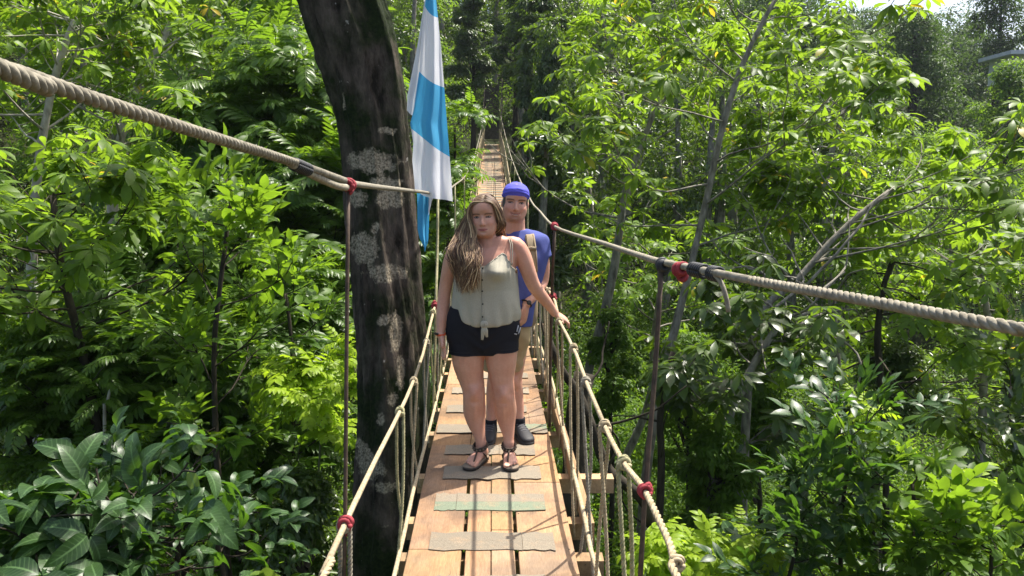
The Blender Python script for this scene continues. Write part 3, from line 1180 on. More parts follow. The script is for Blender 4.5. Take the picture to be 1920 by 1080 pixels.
def in_corridor(p, m):
    """the passage of the bridge, kept clear of leaves"""
    p = np.asarray(p)
    dx = p[..., 0] - deck_x(p[..., 1])
    dz = p[..., 2] - deck_z(p[..., 1])
    return (np.abs(dx) < 0.46 + m) & (dz > -0.7 - m) & (dz < 2.3 + m) & (p[..., 1] < END + 1)


def make_tree(name, label, cat, trunk, r0, r1, leaf, bark, unit, us, nb=10, bl=2.0, nsub=3, seed=0, group=None,
              t0=0.4, elev=(0.1, 0.8), up=0.5, fill=0.35, tip=3, az0=None, azr=math.pi, sub_l=0.5, wob=0.12, rb=0.35,
              tilt=0.5, crown_name="crown", trunk_name="trunk", extra=None, rmin=0.006, cm=.75):
    """trunk: list of points. limbs leave it, fork, turn up, and carry leaf units at their ends"""
    r = np.random.default_rng(seed)
    tr = spline(trunk, 40)
    base = tr[0]
    root = empty(name, base, label, cat, group)
    mb = MB()
    rad = np.linspace(r0, r1, 40)
    k = 18
    V, F = loft(tr[::2], rad[::2] * (1 + r.normal(0, .05, 20)), n=9, m=26, ref=(0, 1, 0))
    mb.add(V, F)
    pos, dirs = [], []
    paths = []
    seg = np.linalg.norm(np.diff(np.array(trunk, float), axis=0), axis=1)
    stem0 = getattr(trunk, 'below', 1)
    f1 = seg[:stem0].sum() / seg.sum()                     # share of the stem below its first visible point
    for i in range(nb):
        t = t0 + (1 - t0) * (i + r.uniform(.1, .9)) / nb
        t = f1 + (1 - f1) * t
        t = max(t, .12)
        k = min(39, int(t * 39))
        az = (az0 + r.uniform(-azr, azr)) if az0 is not None else i * 2.4 + r.normal(0, .35)
        el = r.uniform(*elev)
        d = np.array([math.cos(az) * math.cos(el), math.sin(az) * math.cos(el), math.sin(el)])
        L = bl * r.uniform(.7, 1.15) * (1.15 - .45 * (t - f1) / (1 - f1))
        p, dd = bez(tr[k], d, L, up, 7, r, wob)
        rb0 = max(rad[k] * rb, rmin)
        paths.append((p, rb0, rmin))
        for j in range(nsub):
            f = r.uniform(.35, .95)
            q = p[int(f * 7)]
            a2 = math.atan2(d[1], d[0]) + r.choice([-1, 1]) * r.uniform(.4, 1.1)
            e2 = r.uniform(0, .9)
            d2 = np.array([math.cos(a2) * math.cos(e2), math.sin(a2) * math.cos(e2), math.sin(e2)])
            p2, dd2 = bez(q, d2, L * sub_l * r.uniform(.6, 1.1), up, 5, r, wob)
            paths.append((p2, max(rb0 * .55, rmin), rmin * .8))
            for _ in range(tip):
                pos.append(p2[-1] + r.normal(0, us * .28, 3)); dirs.append(dd2)
            for g in range(5):
                if r.random() < fill:
                    pos.append(p2[g + 1] + r.normal(0, us * .12, 3)); dirs.append(nrm(dd2 + r.normal(0, .5, 3)))
        for _ in range(tip):
            pos.append(p[-1] + r.normal(0, us * .28, 3)); dirs.append(dd)
        for g in range(3, 7):
            if r.random() < fill:
                pos.append(p[g] + r.normal(0, us * .12, 3)); dirs.append(nrm(dd + r.normal(0, .5, 3)))
    for _ in range(tip + 1):
        pos.append(tr[-1] + r.normal(0, us * .25, 3)); dirs.append(np.array([0, 0, 1.0]))
    for p in (extra or []):
        paths.append((np.array(p), r0 * .35, rmin))
        pos.append(p[-1]); dirs.append(nrm(np.array(p[-1]) - np.array(p[-2])))
    for p, a, b in paths:
        V, F = loft(p, np.linspace(a, b, len(p)), n=5, m=len(p) + 3, ref=(0.13, 0.31, 0.9), cap=False)
        mb.add(V, F)
    mb.build(trunk_name, M[bark], root)
    pos, dirs = np.array(pos), np.array(dirs)
    ok = ~in_corridor(pos, us * cm)
    pos, dirs = pos[ok], dirs[ok]
    N = len(pos)
    Ts = U[unit]
    if unit in ('umbrella', 'fern', 'lime', 'broad'):
        z = nrm(np.array([0, 0, 1.0]) * .9 + dirs * tilt + r.normal(0, .22, (N, 3)))
        y = nrm(np.cross(z, r.normal(0, 1, (N, 3))))
        R = rotm(y, z)
    else:
        y = nrm(dirs * .8 + r.normal(0, .55, (N, 3)))
        R = rotm(y, np.array([0, 0, 1.0]) + r.normal(0, .25, (N, 3)))
    ch = r.integers(0, len(Ts), N)
    sc = us * r.uniform(.75, 1.25, N)
    rn = np.clip(r.beta(2, 2, N), 0, 1)
    items = []
    for q in range(len(Ts)):
        m = ch == q
        if m.any():
            items.append(stamp(Ts[q], R[m], pos[m], sc[m], rn[m]))
    Vs, Fs, As = merge(items)
    build_arrays(crown_name, Vs, Fs, As, M[leaf], root)
    return root


def mass(name, C, Rr, per, size, mat, seed, up=0.75, parent=None, hang=0.0, T=HEX):
    """leaves through many lumpy clumps; C (N,3) centres, Rr (N,3) half sizes"""
    r = np.random.default_rng(seed)
    C, Rr = np.asarray(C, float), np.asarray(Rr, float)
    N = len(C)
    size = np.broadcast_to(np.asarray(size, float), (N,))
    per = np.broadcast_to(np.asarray(per), (N,)).astype(int)
    idx = np.repeat(np.arange(N), per)
    n = len(idx)
    u = nrm(r.normal(0, 1, (n, 3)))
    u[:, 2] = np.where(u[:, 2] < -0.35, -u[:, 2], u[:, 2])
    ph = r.uniform(0, 6.28, (N, 3))
    lump = 1 + 0.22 * np.sin(u[:, 0] * 5 + ph[idx, 0]) * np.sin(u[:, 1] * 5 + ph[idx, 1]) + .18 * np.sin(u[:, 2] * 7 + ph[idx, 2])
    rad = (0.55 + 0.45 * r.random(n) ** 0.5) * lump
    pos = C[idx] + u * Rr[idx] * rad[:, None]
    out = nrm(u / Rr[idx])
    ok = ~in_corridor(pos, .15)
    pos, out, idx, n = pos[ok], out[ok], idx[ok], int(ok.sum())
    z = nrm(out * .7 + np.array([0, 0, up]) + r.normal(0, .38, (n, 3)))
    y = nrm(np.cross(np.cross(z, out + r.normal(0, .7, (n, 3))), z) + np.array([0, 0, -hang - .25]))
    R = rotm(y, z)
    base = r.uniform(.25, .75, N)
    rn = np.clip(base[idx] + r.normal(0, .16, n), 0, 1)
    sc = size[idx] * r.uniform(.6, 1.3, n)
    V, F, A = stamp(T, R, pos, sc, rn)
    return build_arrays(name, [V], [F], [A], M[mat], parent)

# ------------------------------------------------------------------ mossy trunk beside the bridge
def px_path(pp, d):
    return [P(a, b, d if len(q) == 0 else q[0]) for (a, b, *q) in pp]


class Stem(list):
    below = 1


def to_ground(pts, dx=0.0, dy=0.0, sink=0.3):
    p = np.array(pts[0])
    k = rng.normal(0, .22, 4)
    x, y = p[0] + dx + k[0] * 1.5, p[1] + dy + k[1]
    g = np.array([x, y, float(H(x, y)) - sink])
    if p[2] - g[2] < 1.2:
        return Stem([g] + list(pts))
    s = Stem([g, (g * .55 + p * .45) + np.array([k[2], k[3], 0])] + list(pts))
    s.below = 2
    return s


def mossy_tree():
    D = 6.35
    out = [(-420, 330, 470), (-300, 400, 545), (-150, 488, 630), (-40, 548, 700), (0, 564, 716), (100, 600, 745), (200, 632, 760), (300, 648, 770), (400, 655, 778),
           (500, 664, 787), (600, 670, 797), (700, 674, 805), (800, 673, 806), (900, 668, 806), (1000, 662, 808), (1080, 658, 812)]
    path, rad = [], []
    for py, a, b in reversed(out):
        path.append(P((a + b) / 2, py, D)); rad.append((b - a) / 2 / FPX * D)
    g = path[0] + np.array([0.0, -0.1, 0])
    gz = float(H(g[0], g[1]))
    path = [np.array([g[0], g[1], gz - .4]), np.array([g[0], g[1], gz + 0.5]), np.array([g[0], g[1] + .05, gz + 1.6])] + path
    rad = [0.62, 0.46, 0.37] + rad
    root = empty("mossy_tree", path[0], "thick dark mossy tree trunk with pale lichen patches standing against the bridge's left side", "tree")
    ph = rng.uniform(0, 6.28, 12)

    def disp(V, C, a):
        m = V.shape[0]
        s = np.linspace(0, 1, m)[:, None]
        A = a[None, :]
        f = 1.5 * (0.028 * np.sin(5 * A + ph[0] + 3 * s) + 0.022 * np.sin(9 * A + ph[1] - 9 * s) + 0.014 * np.sin(17 * A + ph[2] + 30 * s)
             + 0.012 * np.sin(29 * A + ph[3] + 8 * s) + 0.03 * np.sin(2 * A + ph[4] + 14 * s) + .012 * np.sin(23 * A + 90 * s))
        seam = 0.05 * np.exp(-((A - 5.75 + .25 * np.sin(s * 9)) / .10) ** 2) - 0.07 * np.exp(-((A - 5.48 + .25 * np.sin(s * 9)) / .07) ** 2)
        return C[:, None, :] + (V - C[:, None, :]) * (1 + f + seam + rng.normal(0, .011, f.shape) + .014 * np.sin(41 * A + 25 * s + 3 * np.sin(s * 40)) * np.sin(s * 120 + A * 6))[..., None]

    V, F = loft(path, rad, n=96, m=260, ref=(0, 1, 0), disp=disp)
    # lichen scabs at fixed places on the bark
    spots = [(700, 303, 36, 19), (660, 300, 10, 14), (668, 372, 20, 15), (722, 345, 25, 12), (730, 375, 22, 18), (682, 465, 28, 24), (722, 512, 34, 15),
             (705, 425, 8, 8), (742, 622, 10, 34), (722, 598, 12, 9), (752, 700, 7, 30), (738, 742, 9, 12), (695, 872, 30, 20),
             (725, 905, 22, 10), (675, 845, 16, 14), (726, 975, 12, 5), (640, 190, 8, 14), (636, 240, 8, 12), (725, 245, 18, 6), (615, 110, 6, 12),
             (718, 780, 8, 10)]
    att = np.zeros(len(V))
    for px, py, a, b in spots:
        c = P(px, py, D - 0.22)
        sx, sz = a * 1.2 / FPX * D, b * 1.2 / FPX * D
        q = ((V[:, 0] - c[0]) / sx) ** 2 + ((V[:, 2] - c[2]) / sz) ** 2
        att = np.maximum(att, np.where(V[:, 1] < D - .05, np.exp(-q * .55), 0) * .85)
    mb = MB().add(V, F, np.stack([att] * 3, 1))
    # limbs above the picture carrying the crown and the flag line
    top = path[-1]
    r = np.random.default_rng(3)
    ends, dirs = [], []
    k = len(path) - 4
    for i in range(9):
        az = 1.2 + i * 0.75 + r.normal(0, .2)
        st = path[-1 - (i % 3)]
        p, dd = bez(st, [math.cos(az), math.sin(az), .7], r.uniform(2.6, 4.2), .5, 8, r, .12)
        V, F = loft(p, np.linspace(.12, .03, len(p)), n=8, m=12, ref=(.1, .3, .9))
        mb.add(V, F, (0, 0, 0))
        for j in range(16):
            ends.append(p[-1 - (j % 5)] + r.normal(0, .8, 3)); dirs.append(nrm(dd + r.normal(0, .6, 3)))
    lim = [P(560, -150, 6.35), P(640, -290, 6.1), P(740, -330, 5.8), P(830, -300, 5.6), P(930, -250, 5.5)]
    V, F = loft(lim, [.10, .075, .06, .045, .02], n=9, m=20, ref=(.1, .3, .9))
    mb.add(V, F, (0, 0, 0))
    mb.build("trunk", M['moss'], root)
    ends, dirs = np.array(ends), np.array(dirs)
    ok = (ends[:, 2] > 1.75 + ends[:, 1] * 0.226 + 1.5) & (ends[:, 0] < -1.9)
    ends, dirs = ends[ok], dirs[ok]
    z = nrm(np.array([0, 0, 1.]) + r.normal(0, .3, ends.shape))
    y = nrm(np.cross(z, r.normal(0, 1, ends.shape)))
    V, F, A = stamp(U['umbrella'][0], rotm(y, z), ends, np.full(len(ends), .5), r.random(len(ends)) * .9)
    build_arrays("crown", [V], [F], [A], M['leaf_mid'], root)


mossy_tree()


# ------------------------------------------------------------------ flag
def flag():
    D = 5.55
    root = empty("flag", P(808, -80, D), "sky blue and white striped flag hanging in folds beside the mossy trunk", "flag")
    BLUE, WHITE = (0.075, 0.38, 0.64), (0.74, 0.75, 0.78)
    rowsR = [(-90, 812), (0, 818), (89, 827), (178, 834), (293, 843), (347, 847), (378, 849)]
    rowsL = [(-90, 803), (0, 798), (60, 791), (133, 786), (207, 776), (231, 769), (267, 775), (302, 773), (340, 777), (360, 778)]

    def xr(y): return np.interp(y, [a for a, _ in rowsR], [b for _, b in rowsR])
    def xl(y): return np.interp(y, [a for a, _ in rowsL], [b for _, b in rowsL])

    # band limits at the left and right edge (pixel rows)
    bands = [(-90, 12, -90, 33, BLUE), (12, 134, 33, 164, WHITE), (134, 241, 164, 294, BLUE), (241, 356, 294, 378, WHITE)]

    def sheet(bands, xlf, xrf, depth, nu=26, nv=24, ph=0.0):
        mb = MB()
        for (a0, a1, b0, b1, col) in bands:
            V, F = [], []
            for i in range(nv + 1):
                f = i / nv
                for j in range(nu + 1):
                    u = j / nu
                    bow = 5 * math.sin(math.pi * u)
                    py0 = a0 + (b0 - a0) * u ** 1.1 + (bow if a0 > -80 else 0)
                    py1 = a1 + (b1 - a1) * u ** 1.1 + (bow if a1 < 350 else 12 * math.sin(math.pi * u) * (1 - u))
                    py = py0 + (py1 - py0) * f
                    px = xlf(py) + (xrf(py) - xlf(py)) * u
                    w = np.clip((py + 90) / 420, 0.15, 1)
                    dd = depth + w * (0.055 * math.sin(u * 7.5 + ph + py * .003) + 0.02 * math.sin(u * 15 + py * .008 + ph) + .007 * math.sin(u * 31 + py * .03) + .006 * math.sin(u * 9 - py * .05)) + 0.05 * u
                    V.append(P(px, py, dd))
            for i in range(nv):
                for j in range(nu):
                    q = i * (nu + 1) + j
                    F.append((q, q + 1, q + nu + 2, q + nu + 1))
            mb.add(V, F, col)
        return mb

    m1 = sheet(bands, xl, xr, D)
    # the fold that hangs behind on the left
    lf = [(-90, 802), (0, 796), (89, 782), (178, 764), (207, 763)]
    m2 = sheet([(-90, 207, -90, 215, WHITE)], lambda y: np.interp(y, [a for a, _ in lf], [b for _, b in lf]), lambda y: xl(y) + 6, D + 0.07, 10, 22, 1.0)
    # tip hanging below the rope
    tl = [(345, 780), (365, 782), (430, 783), (445, 786), (466, 796)]
    tr_ = [(345, 805), (365, 806), (430, 804), (452, 803), (466, 798)]
    m3 = sheet([(340, 455, 340, 452, BLUE), (455, 466, 452, 466, BLUE)], lambda y: np.interp(y, [a for a, _ in tl], [b for _, b in tl]), lambda y: np.interp(y, [a for a, _ in tr_], [b for _, b in tr_]), D + .16, 10, 14, .4)
    m4 = sheet([(345, 352, 345, 352, WHITE), (352, 405, 352, 362, WHITE)], lambda y: 804 + 0 * y, lambda y: np.interp(y, [340, 365, 405], [817, 815, 805]), D + .19, 8, 10, 2.)
    for q in (m2, m3, m4):
        for V in q.v:
            pass
        m1.f += [[i + m1.n for i in f] for f in q.f]
        m1.v += q.v; m1.c += q.c; m1.mi += q.mi; m1.n += q.n
    m1.build("cloth", M['flag'], root)
    V, F = loft([P(808, -60, D), P(812, -180, D), P(818, -306, 5.62)], [.008, .008, .008], n=6, m=6)
    MB().add(V, F).build("cord", M['rope_tan'], root)


flag()

# ------------------------------------------------------------------ people
def head_rot(yaw, roll, pitch=0.0):
    return np.array((Matrix.Rotation(yaw, 3, 'Z') @ Matrix.Rotation(roll, 3, 'Y') @ Matrix.Rotation(pitch, 3, 'X')).to_3x3())


def head_parts(c, Hh, R, jaw=1.0, ear=True):
    rows = [(-.50, .10, -.36, -.14), (-.475, .165, -.395, -.08), (-.42, .215, -.41, -.02), (-.34, .255, -.415, .06), (-.22, .295, -.41, .18), (-.08, .322, -.40, .32), (.05, .33, -.395, .41),
            (.18, .335, -.405, .45), (.30, .32, -.385, .43), (.40, .26, -.30, .36), (.465, .165, -.18, .24), (.50, .05, -.03, .10)]
    path, rx, fr, bk = [], [], [], []
    for z, w, yf, yb in rows:
        cy = yf * .5 + yb * .5
        path.append([0, cy, z]); rx.append(w * (jaw if z < -.2 else 1)); fr.append(cy - yf); bk.append(yb - cy)
    V, F = loft(path, rx, fr, n=32, m=28, back=bk, p=2.15)
    out = [(V, F)]
    # nose
    V, F = loft([[0, -.38, .05], [0, -.412, -.03], [0, -.450, -.11], [0, -.460, -.150], [0, -.42, -.182]], [.026, .032, .046, .050, .034], [.03, .035, .042, .042, .02], n=10, m=12)
    out.append((V, F))
    for s in (-1, 1):
        out.append(ball((s * .044, -.415, -.155), (.028, .036, .024), 10, 8))
        if ear:
            out.append(ball((s * .345, .03, -.06), (.03, .065, .105), 10, 8))
    return [((np.asarray(V) @ R.T) * Hh + c, F) for V, F in out]


def sculpt_face(V, c, Hh, R, smile=0.0, female=True):
    q = (V - c) @ R / Hh
    x, y, z = q[:, 0], q[:, 1], q[:, 2]
    front = (np.abs(z) < .6) & (y < -.12) & (np.abs(x) < .4)
    d = np.zeros(len(V))

    def g(x0, z0, sx, sz, a, both=True):
        nonlocal d
        e = np.exp(-((x - x0) / sx) ** 2 - ((z - z0) / sz) ** 2)
        if both and x0:
            e = e + np.exp(-((x + x0) / sx) ** 2 - ((z - z0) / sz) ** 2)
        d += a * e
    g(.145, .03, .075, .045, .040)
    g(.145, .028, .045, .022, -.020)
    g(.15, .11, .10, .03, -.016 if female else -.026)
    g(0, .03, .03, .05, .012)
    g(.20, -.13, .08, .07, -.020 - .012 * smile)
    lw = .085 + .05 * smile
    la = 1 - .45 * smile
    g(0, -.262, lw, .016, -.018 * la)
    g(0, -.308, lw * .9, .018, -.020 * la)
    g(0, -.285, lw + .015, .008, .012)
    g(.15, -.262, .03, .03, .012 * smile)
    g(0, -.35, .07, .025, .018)
    g(0, -.43, .07, .05, -.022)
    g(.13, -.25, .03, .05, .010)
    W = np.zeros_like(V)
    W[:, 1] = np.where(front, d, 0)
    return V + (W @ R.T) * Hh


def paint_face(col, V, c, Hh, R, skin, lips, brow, smile=0.0, stubble=0.0, lash=(.035, .022, .016)):
    q = (V - c) @ R / Hh
    x, y, z = q[:, 0], q[:, 1], q[:, 2]
    fr = (y < -.2) & (np.abs(z) < .56) & (np.abs(x) < .42)

    def put(w, cc):
        w = np.clip(w * fr, 0, 1)[:, None]
        col[:] = col * (1 - w) + np.array(cc) * w
    ax = np.abs(x)
    put(np.exp(-((ax - .20) / .10) ** 2 - ((z + .13) / .08) ** 2) * .35, (skin[0] * 1.05, skin[1] * .72, skin[2] * .68))
    put(np.exp(-(x / .07) ** 2 - ((z + .16) / .05) ** 2) * .3, (skin[0] * 1.05, skin[1] * .75, skin[2] * .7))
    if stubble:
        m = np.exp(-(x / .17) ** 4 - ((z + .40) / .12) ** 4) + .8 * np.exp(-(x / .15) ** 4 - ((z + .225) / .025) ** 2)
        put(np.clip(m, 0, 1) * stubble, (.16, .10, .075))
    zc = -.285 + smile * 5.0 * x * x
    lipm = np.clip(1.25 - ((x / (.120 + .03 * smile)) ** 2 + ((z - zc) / (.034)) ** 2), 0, 1) * 1.6
    put(np.clip(lipm, 0, 1) * .9, lips)
    if smile > .3:
        put(np.clip(1.2 - ((x / .10) ** 2 + ((z - zc + .010) / .012) ** 2), 0, 1) * 1.2, (.52, .44, .38))
    mouth = np.clip(1.3 - ((x / (.11 + .05 * smile)) ** 2 + ((z - zc - (.008 if smile > .3 else 0)) / .009) ** 2), 0, 1) * 2
    put(np.clip(mouth, 0, 1) * .85, (.10, .04, .035))
    # brows
    zb = .105 - 1.6 * (ax - .15) ** 2 + .0
    bm = np.exp(-((z - zb) / .017) ** 2) * (ax > .055) * (ax < .25)
    put(bm * .95, brow)
    # eyes: lids, whites, iris
    em = 1 - ((ax - .145) / .075) ** 2 - ((z - .022) / .028) ** 2
    put(np.clip(em * 3, 0, 1), lash)
    wm = 1 - ((ax - .145) / .052) ** 2 - ((z - .020) / .011) ** 2
    put(np.clip(wm * 3, 0, 1) * .8, (.45, .42, .40))
    im = 1 - ((ax - .145) / .026) ** 2 - ((z - .020) / .020) ** 2
    put(np.clip(im * 4, 0, 1), (.03, .022, .018))
    put(np.exp(-((ax - .045) / .013) ** 2 - ((z + .19) / .010) ** 2) * .6, (.12, .05, .04))


def hand_parts(w, d, th, size=1.0, curl=0.25, spread=0.10, thumb_out=0.6, finger_curl=None):
    """w wrist, d finger direction, th direction of the thumb side; back of hand = d x th or its opposite"""
    w = np.asarray(w, float)
    d = nrm(d); th = nrm(th - d * np.dot(th, d))
    nb = np.cross(d, th)          # towards the palm or the back; fingers curl towards +nb
    s = size
    out = []
    V, F = loft([w - d * .02 * s, w + d * .02 * s, w + d * .055 * s, w + d * .085 * s], np.array([.026, .034, .040, .037]) * s, np.array([.020, .018, .016, .012]) * s, n=14, m=10, ref=nb, p=2.4)
    out.append((V, F))
    Ls = [.070, .078, .073, .057]
    for i in range(4):
        off = (1.5 - i) * .0185 * s
        dd = nrm(d + th * (1.5 - i) * spread)
        b = w + d * .078 * s + th * off
        c = (finger_curl or curl) * (1 + .12 * i)
        pts = [b]
        a = c * .3
        for seg, f in enumerate((.45, .32, .23)):
            dirn = dd * math.cos(a) + nb * math.sin(a)
            pts.append(pts[-1] + dirn * Ls[i] * f * s)
            a += c
        V, F = loft(pts, np.array([.0098, .0092, .0084, .0066]) * s, n=9, m=9, ref=th)
        out.append((V, F))
    t0 = w + d * .022 * s + th * .026 * s
    td = nrm(d * .75 + th * thumb_out + nb * .25)
    V, F = loft([t0 - td * .01, t0 + td * .03 * s, t0 + (td * .9 + d * .1) * .062 * s], np.array([.014, .0115, .008]) * s, n=9, m=8, ref=nb)
    out.append((V, F))
    return out


def foot_parts(ank, toe_dir, zdeck, L=.235, wd=.044, side=1):
    """bare foot; ank ankle joint, sole at zdeck, five toes; side +1 when the big toe lies towards +x"""
    t = nrm(np.array([toe_dir[0], toe_dir[1], 0.0]))
    sx = np.array([-t[1], t[0], 0.0])
    if sx[0] * side < 0:
        sx = -sx
    heel = np.array([ank[0], ank[1], zdeck]) - t * .055
    up = np.array([0, 0, 1.0])
    P0 = [heel + up * .030, heel + t * .04 + up * .036, heel + t * L * .45 + up * .036, heel + t * L * .66 + up * .026, heel + t * L * .80 + up * .018]
    V, F = loft(P0, [.026, .032, .036, wd, wd * .92], [.028, .034, .034, .024, .017], n=16, m=14, ref=(0, 0, 1), back=[.028, .045, .03, .018, .013], p=2.3)
    out = [(V, F)]
    V, F = loft([np.asarray(ank) + up * .02, np.asarray(ank) - up * .03, heel + t * .06 + up * .04], [.034, .036, .036], n=14, m=8, ref=(0, 1, 0))
    out.append((V, F))
    for i in range(5):
        off = (.5 - i / 4.0) * wd * 1.62
        r = .0125 if i == 0 else .0088 - .0006 * i
        base = heel + t * (L * .77 - .008 * max(0, i - 1)) + sx * off
        tip = base + t * ((.050 if i < 2 else .044 - .006 * (i - 2))) + sx * off * .1
        V, F = loft([base + up * .017, (base + tip) / 2 + up * .017, tip + up * .0125], [r, r * 1.05, r * .8], n=9, m=7, ref=(0, 0, 1))
        out.append((V, F))
    return out


def torso_loft(rows, Y0, grow=0.0, n=40, m=40, p=2.3):
    path, rx, fr, bk = [], [], [], []
    for py, cx, hw, f, b in rows:
        c = PY(cx, py, Y0)
        s = c[1] / (CP + (540 - py) / FPX * SP) / FPX
        path.append(c); rx.append(hw * s + grow); fr.append(f + grow); bk.append(b + grow)
    return loft(path, rx, fr, n=n, m=m, back=bk, p=p)


def limb(Y0, rows, grow=0.0, n=18, m=24, flat=1.0):
    """rows (px, py, dy, radius px)"""
    path, r = [], []
    for px, py, dy, rp in rows:
        c = PY(px, py, Y0 + dy)
        path.append(c); r.append(rp * (c[1] / FPX) + grow)
    r = np.array(r)
    return loft(path, r, r * flat, n=n, m=m)


def knees(V, pts):
    """kneecap, the hollows beside it and the dimple above, on the front of the leg"""
    V = V.copy()
    for p in pts:
        x, z = (V[:, 0] - p[0]), V[:, 2] - p[2]
        near = (np.abs(x) < .09) & (np.abs(z) < .2) & (V[:, 1] < p[1])
        d = (-.012 * np.exp(-(x / .028) ** 2 - (z / .034) ** 2) + .008 * np.exp(-((np.abs(x) - .042) / .016) ** 2 - ((z - .01) / .03) ** 2)
             + .006 * np.exp(-(x / .03) ** 2 - ((z + .055) / .016) ** 2) + .005 * np.exp(-(x / .04) ** 2 - ((z - .06) / .018) ** 2) - .006 * np.exp(-(x / .012) ** 2 - ((z + .13) / .06) ** 2))
        V[:, 1] += np.where(near, d, 0)
    return V


# ---------------------------------------------------------------- woman in front
def woman():
    Y0 = 4.74
    zd = float(deck_z(4.74)) + .024
    root = empty("person", PY(918, 862, Y0), "woman in grey-green tank top and black shorts resting a hand on the rope", "person")
    SK = np.array([.55, .300, .212])
    rows = [(662, 907, 50, .09, .11), (645, 907, 62, .115, .14), (625, 906, 68, .125, .165), (605, 906, 68, .13, .165), (582, 909, 63, .128, .13), (557, 911, 58, .122, .105), (532, 911, 55, .115, .10),
            (508, 912, 55, .120, .105), (488, 912, 57, .112, .112), (470, 913, 60, .084, .105), (458, 914, 52, .062, .088), (449, 912, 30, .055, .066)]
    parts = [torso_loft(rows, Y0)]
    for s in (-1, 1):
        c = PY(912 + s * 25, 506, Y0 - .075)
        parts.append(ball(c, (.070, .066, .068), 18, 14))
    parts.append(limb(Y0, [(913, 462, .0, 23), (911, 447, -.005, 20), (909, 430, -.02, 19), (908, 415, -.02, 18)]))
    c = PY(908, 407, Y0 - .02)
    Hh = 75 * 4.72 / FPX
    R = head_rot(math.radians(-6), math.radians(-3), math.radians(2))
    parts += head_parts(c, Hh, R, 1.10)
    # her right arm hangs, her left hand lies on the rope
    parts.append(limb(Y0, [(872, 461, .0, 14), (857, 468, .0, 16.5), (847, 488, .0, 15.5), (840, 515, .01, 13.5), (834, 545, .02, 12.2), (831, 570, .01, 12), (828, 598, -.02, 10.5), (826, 622, -.04, 8.2), (826, 632, -.05, 8)]))
    parts += hand_parts(PY(826.5, 630, Y0 - .05), PY(836, 678, Y0 - .08) - PY(826, 630, Y0 - .05), np.array([.35, -1, .1]), .95, .22, .06, .35)
    la = [(950, 456, .0, 13), (967, 460, .0, 16), (980, 480, .0, 16), (990, 508, .0, 14.5), (1000, 534, .02, 13), (1013, 552, .06, 12), (1026, 568, .10, 10.2), (1037, 583, .14, 8.2), (1042, 589, .15, 7.8)]
    parts.append(limb(Y0, la))
    w = PY(1041, 588, Y0 + .15)
    parts += hand_parts(w, np.array([.75, .2, -.45]), np.array([-.3, -1, -.1]), .92, .55, .05, .5)
    # legs
    lr = [(880, 632, .01, 32), (878, 655, 0, 33), (878, 680, 0, 30.5), (883, 708, .0, 25), (888, 730, -.01, 22), (889, 750, .0, 21.5), (890, 772, .03, 22), (893, 792, .03, 18), (898, 812, .02, 12.5), (901, 826, .01, 10.2), (902, 836, .01, 10.5)]
    ll = [(937, 632, .01, 32), (939, 655, 0, 32.5), (940, 680, 0, 29), (941, 708, .0, 24), (944, 732, -.01, 21.5), (946, 750, .0, 21), (948, 770, .03, 21.5), (950, 792, .03, 17), (953, 812, .02, 12), (954, 826, .01, 9.8), (954, 836, .01, 10)]
    parts.append(limb(Y0, lr)); parts.append(limb(Y0, ll))
    ar = PY(902, 832, Y0 + .01); al = PY(954, 832, Y0 + .01)
    parts += foot_parts(ar, (-.45, -1), zd, side=1)
    parts += foot_parts(al, (.10, -1), zd, side=-1)
    V, F = fuse(parts, .0046, 5)
    V = knees(V, [PY(890, 733, Y0), PY(944, 735, Y0)])
    V = sculpt_face(V, c, Hh, R, 0.1, True)
    col = np.tile(SK, (len(V), 1))
    paint_face(col, V, c, Hh, R, SK, (.40, .10, .10), (.10, .055, .035), smile=.15)
    # sun-reddened shoulders and knees
    for px, py, rr in ((975, 465, .09), (925, 470, .10), (890, 735, .06), (944, 737, .06)):
        q = PY(px, py, Y0 - .05)
        wq = np.exp(-np.sum((V - q) ** 2, 1) / rr ** 2)[:, None] * .35
        col = col * (1 - wq) + np.array([.52, .22, .155]) * wq
    # pale toenails
    MB().add(V, F, col).build("body", M['skin'], root)

    # black shorts
    sh = [torso_loft([r if r[0] > 575 else r for r in rows if r[0] >= 582] , Y0, .006)]
    sh.append(limb(Y0, [(880, 628, .01, 33), (876, 645, 0, 34), (876, 662, 0, 33.5)], .005, n=24))
    sh.append(limb(Y0, [(937, 626, .01, 32.5), (939, 642, 0, 33), (939, 657, 0, 32)], .005, n=24))
    V, F = fuse(sh, .0055, 3)
    hp_ = PY(908, 640, Y0)
    V[:, 1] += np.where(V[:, 1] < Y0, .0035 * np.sin((V[:, 2] - np.abs(V[:, 0] - hp_[0]) * .8) * 95) * np.exp(-((V[:, 0] - hp_[0]) / .09) ** 2), 0)
    mb = MB().add(V, F, (.016, .016, .020))
    for cx_, py_, hw_ in ((876, 661.5, 33.3), (939, 656.5, 31.9)):
        for dz_ in (.004, .022):
            cc = PY(cx_, py_, Y0) + np.array([0, 0, dz_])
            rr_h = hw_ * Y0 / FPX + .0062
            ring = [cc + np.array([math.cos(a) * rr_h, math.sin(a) * rr_h, 0]) for a in np.linspace(0, 6.283, 40)]
            Vh, Fh = loft(ring, [.0022] * 40, n=5, m=80, ref=(0, 0, 1)); mb.add(Vh, Fh, (.028, .028, .034))
    # small pale mark on the hip
    for a, b in (((958, 624), (969, 627)), ((969, 622), (972, 610)), ((972, 626), (976, 614))):
        q = [PY(a[0], a[1], Y0 - .085), PY(b[0], b[1], Y0 - .075)]
        V, F = loft(q, [.004, .004], n=6, m=4); mb.add(V, F, (.4, .4, .42))
    mb.build("shorts", M['cloth'], root)

